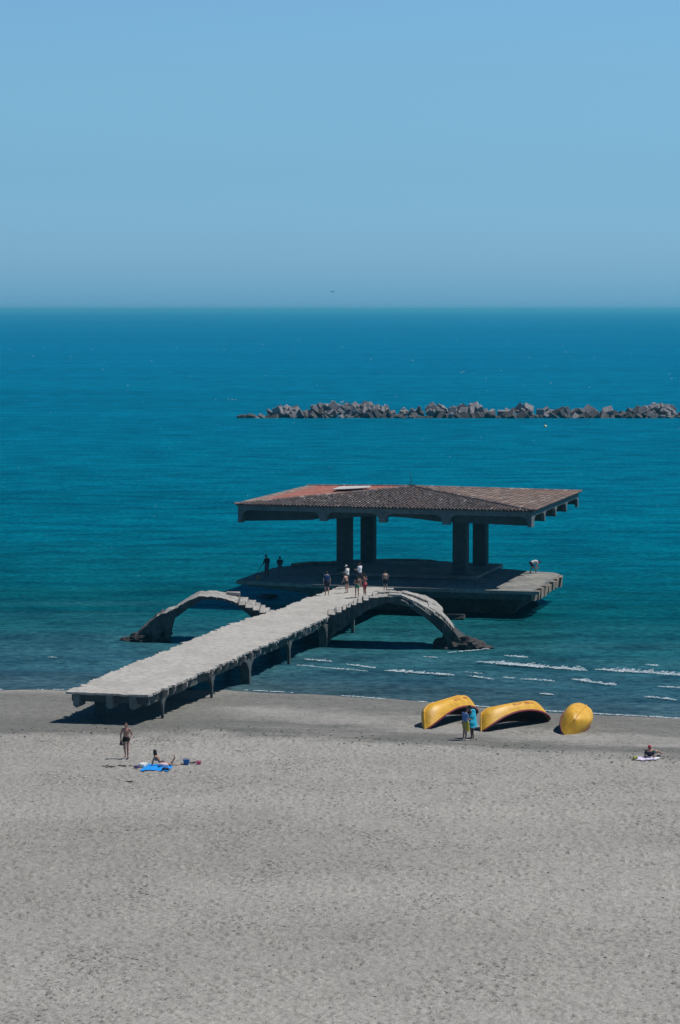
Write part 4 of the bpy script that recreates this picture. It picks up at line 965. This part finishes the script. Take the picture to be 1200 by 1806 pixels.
    if shoes:
        for S_ in 'LR':
            bm = bmesh.new(); a = J['an' + S_]; b = J['to' + S_]; cap(bm, a + Vector((0, -.02, -.035)), b, .047, .036); link('shoe', remesh(bm, .012, 2), cloth(shoes), e, True)
    return e
PALE = (.42, .26, .20); TAN = (.34, .19, .135); BROWN = (.13, .07, .05)
walkpose = dict(knL=(-.09, .12, .52), anL=(-.09, .10, .09), toL=(-.10, .26, .05), knR=(.08, .0, .50), anR=(.06, -.20, .12), toR=(.07, -.07, .03),
                elL=(-.27, -.08, 1.17), wrL=(-.22, .05, .98), elR=(.27, -.06, 1.15), wrR=(.25, .10, .94))
def dk(px, py, z=ZD + .02): return P(px, py, z)
bendhead = dict(neck=(0, .03, 1.45), head=(0, .09, 1.60))
person('man in dark blue tee shirt standing at the left edge of the pier', dk(577, 1050), 5, 1.78, dict(bendhead), PALE, (.02, .015, .015), wear=(('shirt', (.012, .05, .16)), ('shorts', (.01, .015, .035))))
person('short bare backed person in dark trunks in front of the white capped man', dk(612, 1046), 50, 1.50, dict(chest=(0, .08, 1.26), neck=(0, .16, 1.40), head=(0, .25, 1.53), shL=(-.17, .12, 1.37), shR=(.17, .12, 1.37), elL=(-.2, .2, 1.1), elR=(.2, .2, 1.1), wrL=(-.16, .35, .95), wrR=(.16, .35, .95)), PALE, wear=(('briefs', (.02, .02, .03)),))
person('man in white tee shirt and white cap standing behind the short bare backed person', dk(613, 1037, ZP), 60, 1.72, dict(bendhead, elL=(-.2, .12, 1.14), elR=(.2, .12, 1.14), wrL=(-.1, .32, 1.15), wrR=(.1, .32, 1.15)), PALE, capc=(.7, .7, .7), wear=(('shirt', (.72, .72, .72)), ('shorts', (.05, .05, .07))))
person('dark haired bareheaded man in white shirt, furthest back in the group on the pier', dk(635, 1035, ZP), 55, 1.85, dict(elL=(-.2, .12, 1.14), elR=(.2, .12, 1.14), wrL=(-.05, .34, 1.2), wrR=(.1, .32, 1.15)), PALE, wear=(('shirt', (.72, .74, .80)), ('shorts', (.03, .03, .05))))
person('dark haired woman in a green swimsuit bottom standing beside the person in red', dk(630, 1055), 10, 1.62, dict(elL=(-.2, .08, 1.14), elR=(.2, .08, 1.14), wrL=(-.1, .26, 1.1), wrR=(.1, .26, 1.1)), TAN, longhair=True, fem=True, wear=(('briefs', (.01, .16, .10)), ('bikini_top', (.02, .03, .04))))
person('tanned person in red shorts standing at the right of the group on the pier', dk(644, 1054), 60, 1.80, dict(bendhead, elL=(-.2, .1, 1.14), elR=(.2, .1, 1.14), wrL=(-.1, .33, 1.14), wrR=(.1, .33, 1.14)), (.36, .17, .13), longhair=True, fem=True, wear=(('shorts', (.50, .06, .08)), ))
person('bare backed boy in dark shorts standing alone near the right end of the pier', dk(680, 1042), 20, 1.50, dict(bendhead, elR=(.25, -.03, 1.14), elL=(-.22, .06, 1.14), wrL=(-.16, .2, .98)), PALE, wear=(('shorts', (.015, .02, .03)),))
f1 = person('man in dark jacket fishing with a rod at the left tip of the platform', dk(471, 1019, ZP), 40, 1.80, dict(bendhead, elL=(-.22, .1, 1.12), wrL=(-.14, .3, 1.0), elR=(.24, .02, 1.12), wrR=(.1, .25, 1.0)), TAN, wear=(('jacket', (.025, .02, .04)), ('trousers', (.07, .075, .09))))
person('person in dark vest over a blue top standing right of the angler', dk(494, 1020, ZP), 0, 1.72, dict(bendhead, elL=(-.22, .1, 1.14), wrL=(-.1, .3, 1.1), elR=(.22, .1, 1.14), wrR=(.1, .3, 1.1)), TAN, wear=(('shirt', (.03, .035, .06)), ('trousers', (.10, .13, .16))))
bm = bmesh.new(); a = f1.location + Vector((-.35, .15, 1.0)); b = P(444, 1028, 1.6); tube(bm, [a, a.lerp(b, .5) + Vector((0, 0, .08)), b], [.025, .018, .01], 6); tag(bm_obj('fishing_rod', bm, M_metal), 'fishing rod held by the angler, pointing down to the left', 'fishing rod')
bm = bmesh.new(); q = P(456, 1019, ZP + .15); bmesh.ops.create_cone(bm, segments=14, radius1=.13, radius2=.17, depth=.32, cap_ends=True, matrix=Matrix.Translation(q)); tube(bm, [q + Vector((-.17, 0, .16)), q + Vector((0, 0, .3)), q + Vector((.17, 0, .16))], .01, 5); tag(bm_obj('bait_bucket', bm, simple('ochre_plastic', (.30, .20, .08), .6)), 'small ochre bucket standing left of the angler', 'bucket')
bent = dict(pel=(0, -.22, .82), chest=(0, .13, .92), neck=(0, .31, .92), head=(0, .46, .86), shL=(-.17, .27, .92), shR=(.17, .27, .92), elL=(-.2, .24, .66), elR=(.2, .24, .66), wrL=(-.14, .3, .44), wrR=(.14, .34, .44),
            hiL=(-.09, -.2, .80), hiR=(.09, -.2, .80), knL=(-.12, -.05, .46), knR=(.12, .08, .46), anL=(-.12, -.24, .08), anR=(.12, .2, .08), toL=(-.12, -.08, .03), toR=(.12, .36, .03), look=(0, .4, -1))
person('person in white shirt bending forward at the right corner of the platform', dk(941, 1011, ZP), -82, 1.75, bent, TAN, wear=(('shirt', (.66, .66, .68)), ('shorts', (.02, .025, .05))), shoes=(.6, .6, .6))
wm = person('bare chested man in black briefs walking across the sand carrying a dark shirt', G(223, 1337), 178, 1.74, dict(walkpose), (.33, .17, .14), (.05, .025, .02), wear=(('briefs', (.01, .01, .012)),), shoes=(.03, .02, .02))
bm = bmesh.new()
for q in range(6): ell(bm, (.23 + .015 * math.sin(q * 2), .10, .90 - .045 * q), (.05 + .01 * q, .05, .04))
me = remesh(bm, .014, 2); o = link('rolled_shirt', me, cloth((.06, .06, .065))); o.matrix_world = Matrix.Translation(wm.location) @ Matrix.Rotation(R(178), 4, 'Z') ; tag(o, 'dark bundled shirt hanging from the hand of the walking man', 'shirt')
# reclining woman
recl = dict(pel=(.0, 0, .14), chest=(-.22, 0, .38), neck=(-.31, 0, .54), head=(-.34, .02, .71), shL=(-.33, .15, .48), shR=(-.31, -.17, .49), elL=(-.45, .18, .25), wrL=(-.46, .20, .05), elR=(-.44, -.21, .26), wrR=(-.50, -.22, .03),
            hiL=(.05, .08, .13), hiR=(.05, -.08, .14), knL=(.45, .12, .08), knR=(.42, -.16, .10), anL=(.62, .18, .38), anR=(.80, -.10, .06), toL=(.60, .20, .50), toR=(.90, -.02, .10), look=(.2, 1, 0))
g = G(286, 1352); person('dark haired woman lying propped on her arms on the bright blue towel', g + Vector((0, 0, .03)), 0, 1.68, recl, TAN, longhair=True, fem=True, wear=(('briefs', (.02, .02, .03)),))
def cloth_sheet(px, name, label, cat, c, th=.02, amp=.02, off=0.0):
    pts = [G(*p) for p in px]; n = 14
    def f(s, t):
        p = pts[0].lerp(pts[1], s).lerp(pts[3].lerp(pts[2], s), t); return Vector((p.x + .02 * noise.noise((s * 5, t * 5, 8)), p.y + .03 * noise.noise((s * 4, t * 4, 3)), ground(p.x, p.y) + .035 + off + amp * noise.noise((s * 4, t * 4, 2))))
    o = bm_obj(name, slab(lambda s, t: f(s, t) + Vector((0, 0, th)), f, n, n), cloth(c), None); return tag(o, label, cat)
cloth_sheet([(247, 1360), (297, 1361), (309, 1351), (262, 1349)], 'beach_towel', 'bright blue towel spread on the sand under the reclining woman', 'towel', (.0, .26, .75))
def lump(name, label, cat, px, r, c, seed=1, n=5):
    g = G(*px); bm = bmesh.new()
    for i in range(n): rock(bm, g + Vector((random.uniform(-.6, .6) * r[0], random.uniform(-.5, .5) * r[1], r[2] * .6 + .04)), (r[0] * .6, r[1] * .6, r[2] * .8), seed + i, 1, 2, .3)
    return tag(link(name, remesh(bm, .02, 1), cloth(c), None, True), label, cat)
lump('bag', 'white cloth bag at the left end of the blue towel', 'bag', (253, 1355), (.22, .18, .18), (.72, .74, .68), 3)
lump('shirt', 'small crumpled purple garment on the sand left of the white bag', 'clothing', (240, 1356), (.16, .12, .09), (.10, .07, .20), 9, 3)
lump('bag', 'pale pink and white bundle on the blue towel in front of the woman', 'bag', (289, 1354), (.24, .14, .14), (.70, .52, .56), 13)
lump('bag', 'dark navy bag at the front edge of the blue towel', 'bag', (291, 1360), (.22, .14, .10), (.015, .02, .05), 23)
def bucket(px, c, r, h, label):
    g = G(*px); e = empty('toy_bucket', g); tag(e, label, 'bucket')
    bm = bmesh.new(); n = 18; prof = [(r * .72, .02), (r, h), (r * 1.07, h), (r * 1.07, h - .03), (r * .98, h - .03), (r * .92, h - .015), (r * .66, .05)]
    rings = [[bm.verts.new((rr * math.cos(k * 2 * math.pi / n), rr * math.sin(k * 2 * math.pi / n), z)) for k in range(n)] for rr, z in prof]
    for a, b in zip(rings, rings[1:]):
        for k in range(n): bm.faces.new((a[k], a[(k + 1) % n], b[(k + 1) % n], b[k]))
    bm.faces.new(rings[0]); bm.faces.new(rings[-1]); bm_obj('pail', bm, simple('bucket_plastic', c, .4, .05), e)
    bm = bmesh.new(); tube(bm, [(r * math.cos(a), .03, h + r * .5 * math.sin(a)) for a in np.linspace(0, math.pi, 9)], .012, 6); bm_obj('handle', bm, simple('handle_plastic', tuple(x * .8 for x in c), .4, .05), e)
bucket((329, 1349), (.0, .13, .42), .16, .24, 'dark blue toy bucket on the sand right of the blue towel')
bucket((351, 1349), (.55, .06, .20), .12, .15, 'small pink toy bucket on the sand, right of the blue bucket')
for (a, b, l, dx, lab) in ((340, 1347, .28, 3, 'short dark stick lying between the blue and pink buckets'), (228, 1381, .24, 2, 'dark driftwood stick alone on the sand below the blue towel')):
    g = G(a, b); bm = bmesh.new(); tube(bm, [g + Vector((-l, 0, .04)), g + Vector((-l * .3, .05, .07)), g + Vector((l * .4, -.03, .06)), g + Vector((l, .04, .04))], [.012, .025, .028, .012], 7); tube(bm, [g + Vector((0, 0, .06)), g + Vector((.15, .12, .10))], [.03, .012], 5); tag(bm_obj('driftwood', bm, M_weed), lab, 'stick')
g = G(213, 1352); bm = bmesh.new()
for i in range(34): rock(bm, (g.x + random.gauss(0, .32), g.y + random.gauss(0, .12), ground(g.x, g.y) + .02), (random.uniform(.05, .15), random.uniform(.04, .08), .03), i, 1, 1, .4)
tag(bm_obj('seaweed', bm, M_weed), 'flat dark patch of seaweed left of the blue towel', 'seaweed')
# couple by the boats
c1 = person('person in a blue shirt, left one of the couple standing at the boats', G(820, 1306), -60, 1.74, dict(neck=(0, .04, 1.45), head=(0, .12, 1.59), elL=(-.2, .1, 1.14), elR=(.2, .1, 1.14), wrL=(-.1, .28, 1.08), wrR=(.1, .28, 1.08)), (.30, .17, .15), wear=(('long_shirt', (.10, .22, .50)), ('shorts', (.36, .30, .10))), shoes=(.5, .5, .5))
c2 = person('person wrapped in a turquoise towel, right one of the couple at the boats', G(833, 1303), 65, 1.80, dict(neck=(0, .05, 1.45), head=(0, .14, 1.58), elL=(-.18, .1, 1.16), elR=(.18, .1, 1.16), wrL=(-.05, .28, 1.1), wrR=(.05, .28, 1.1)), BROWN, wear=(('towel_wrap', (.015, .42, .62)),), shoes=(.3, .25, .22))
bm = bmesh.new(); q = c1.location + Vector((.16, -.12, 0))
for i in range(9): ell(bm, q + Vector((.012 * math.sin(i * 1.7), 0, .98 - i * .055)), (.055 + .006 * i, .05, .045))
tag(link('towel', remesh(bm, .014, 1), cloth((.62, .50, .03))), 'yellow towel hanging from the hands of the person in the blue shirt', 'towel')
# seated person at the right
seat = dict(pel=(0, .32, .12), chest=(0, .02, .27), neck=(0, -.12, .37), head=(0, -.13, .53), shL=(-.18, -.10, .33), shR=(.18, -.10, .33), elL=(-.25, -.18, .09), elR=(.25, -.18, .09), wrL=(-.22, .06, .05), wrR=(.22, .06, .05),
            hiL=(-.09, .34, .12), hiR=(.09, .34, .12), knL=(.12, .74, .26), knR=(.32, .68, .22), anL=(.34, 1.0, .08), anR=(.56, .86, .08), toL=(.40, 1.12, .06), toR=(.66, .95, .06))
sp_ = G(1146, 1337); person('person with red headwear and dark top sitting on a pale mat', sp_ + Vector((0, 0, .04)), -10, 1.70, seat, (.40, .24, .18), (.20, .03, .035), longhair=False, capc=(.42, .05, .08), wear=(('shirt', (.03, .03, .045)), ('shorts', (.01, .08, .09))))
cloth_sheet([(1118, 1341), (1158, 1342), (1164, 1337), (1124, 1336)], 'beach_mat', 'pale lilac and white mat on the sand under the seated person', 'mat', (.60, .55, .72))
lump('bag', 'small yellow green bag at the left end of the lilac mat', 'bag', (1121, 1340), (.13, .10, .10), (.32, .36, .06), 33, 3)
lump('shoe', 'small dark shoes lying right of the seated person', 'shoes', (1163, 1336), (.13, .08, .06), (.02, .02, .02), 43, 2)
cloth_sheet([(1152, 1341), (1160, 1341), (1164, 1338.5), (1158, 1338)], 'white_cloth', 'white cloth corner lying beside the lilac mat', 'cloth', (.78, .78, .78), .02, .02, .03)
# debris line where the damp sand ends
bm = bmesh.new()
for i in range(330):
    x = random.uniform(-24, 24); s = 15.5 - .11 * (x - 5) + random.gauss(0, 1.3) + 1.2 * noise.noise((x * .15, 0, 0)); y = float(np.interp(x, _shx, _shy)) - s
    if random.random() < .35: y -= random.uniform(0, 2)
    rock(bm, (x, y, ground(x, y) + .03), (random.uniform(.02, .08), random.uniform(.02, .05), random.uniform(.01, .03)), i, 1, 1, .4)
for i in range(160):
    y = 66 + 58 * random.random(); x = random.uniform(-1, 1) * (y * .145); rock(bm, (x, y, ground(x, y) + .015), (random.uniform(.02, .08), random.uniform(.01, .025), random.uniform(.01, .02)), i, 1, 1, .5)
tag(bm_obj('beach_debris', bm, simple('debris', (.085, .085, .08), .9)), 'scattered dark seaweed and shell bits on the sand', 'debris', kind='stuff')

# ------------------------------------------------------------------ haze
bm = bmesh.new(); box(bm, (0, 0, 0), (1, 1, 1)); hz = bm_obj('haze', bm, [])
hz.data.materials.clear()
m = bpy.data.materials.new('haze'); m.use_nodes = True; t = m.node_tree; t.nodes.clear(); o_ = N(t, 'ShaderNodeOutputMaterial'); pv = N(t, 'ShaderNodeVolumePrincipled')
pv.inputs['Color'].default_value = (.16, .74, 1.0, 1); pv.inputs['Density'].default_value = 1.05e-4; pv.inputs['Anisotropy'].default_value = .2
t.links.new(pv.outputs[0], o_.inputs['Volume']); hz.data.materials.append(m)
hz.scale = (84000, 84000, 46); hz.location = (0, 0, 28 - 23); tag(hz, 'thin sea haze that fades the horizon', 'haze', kind='stuff')
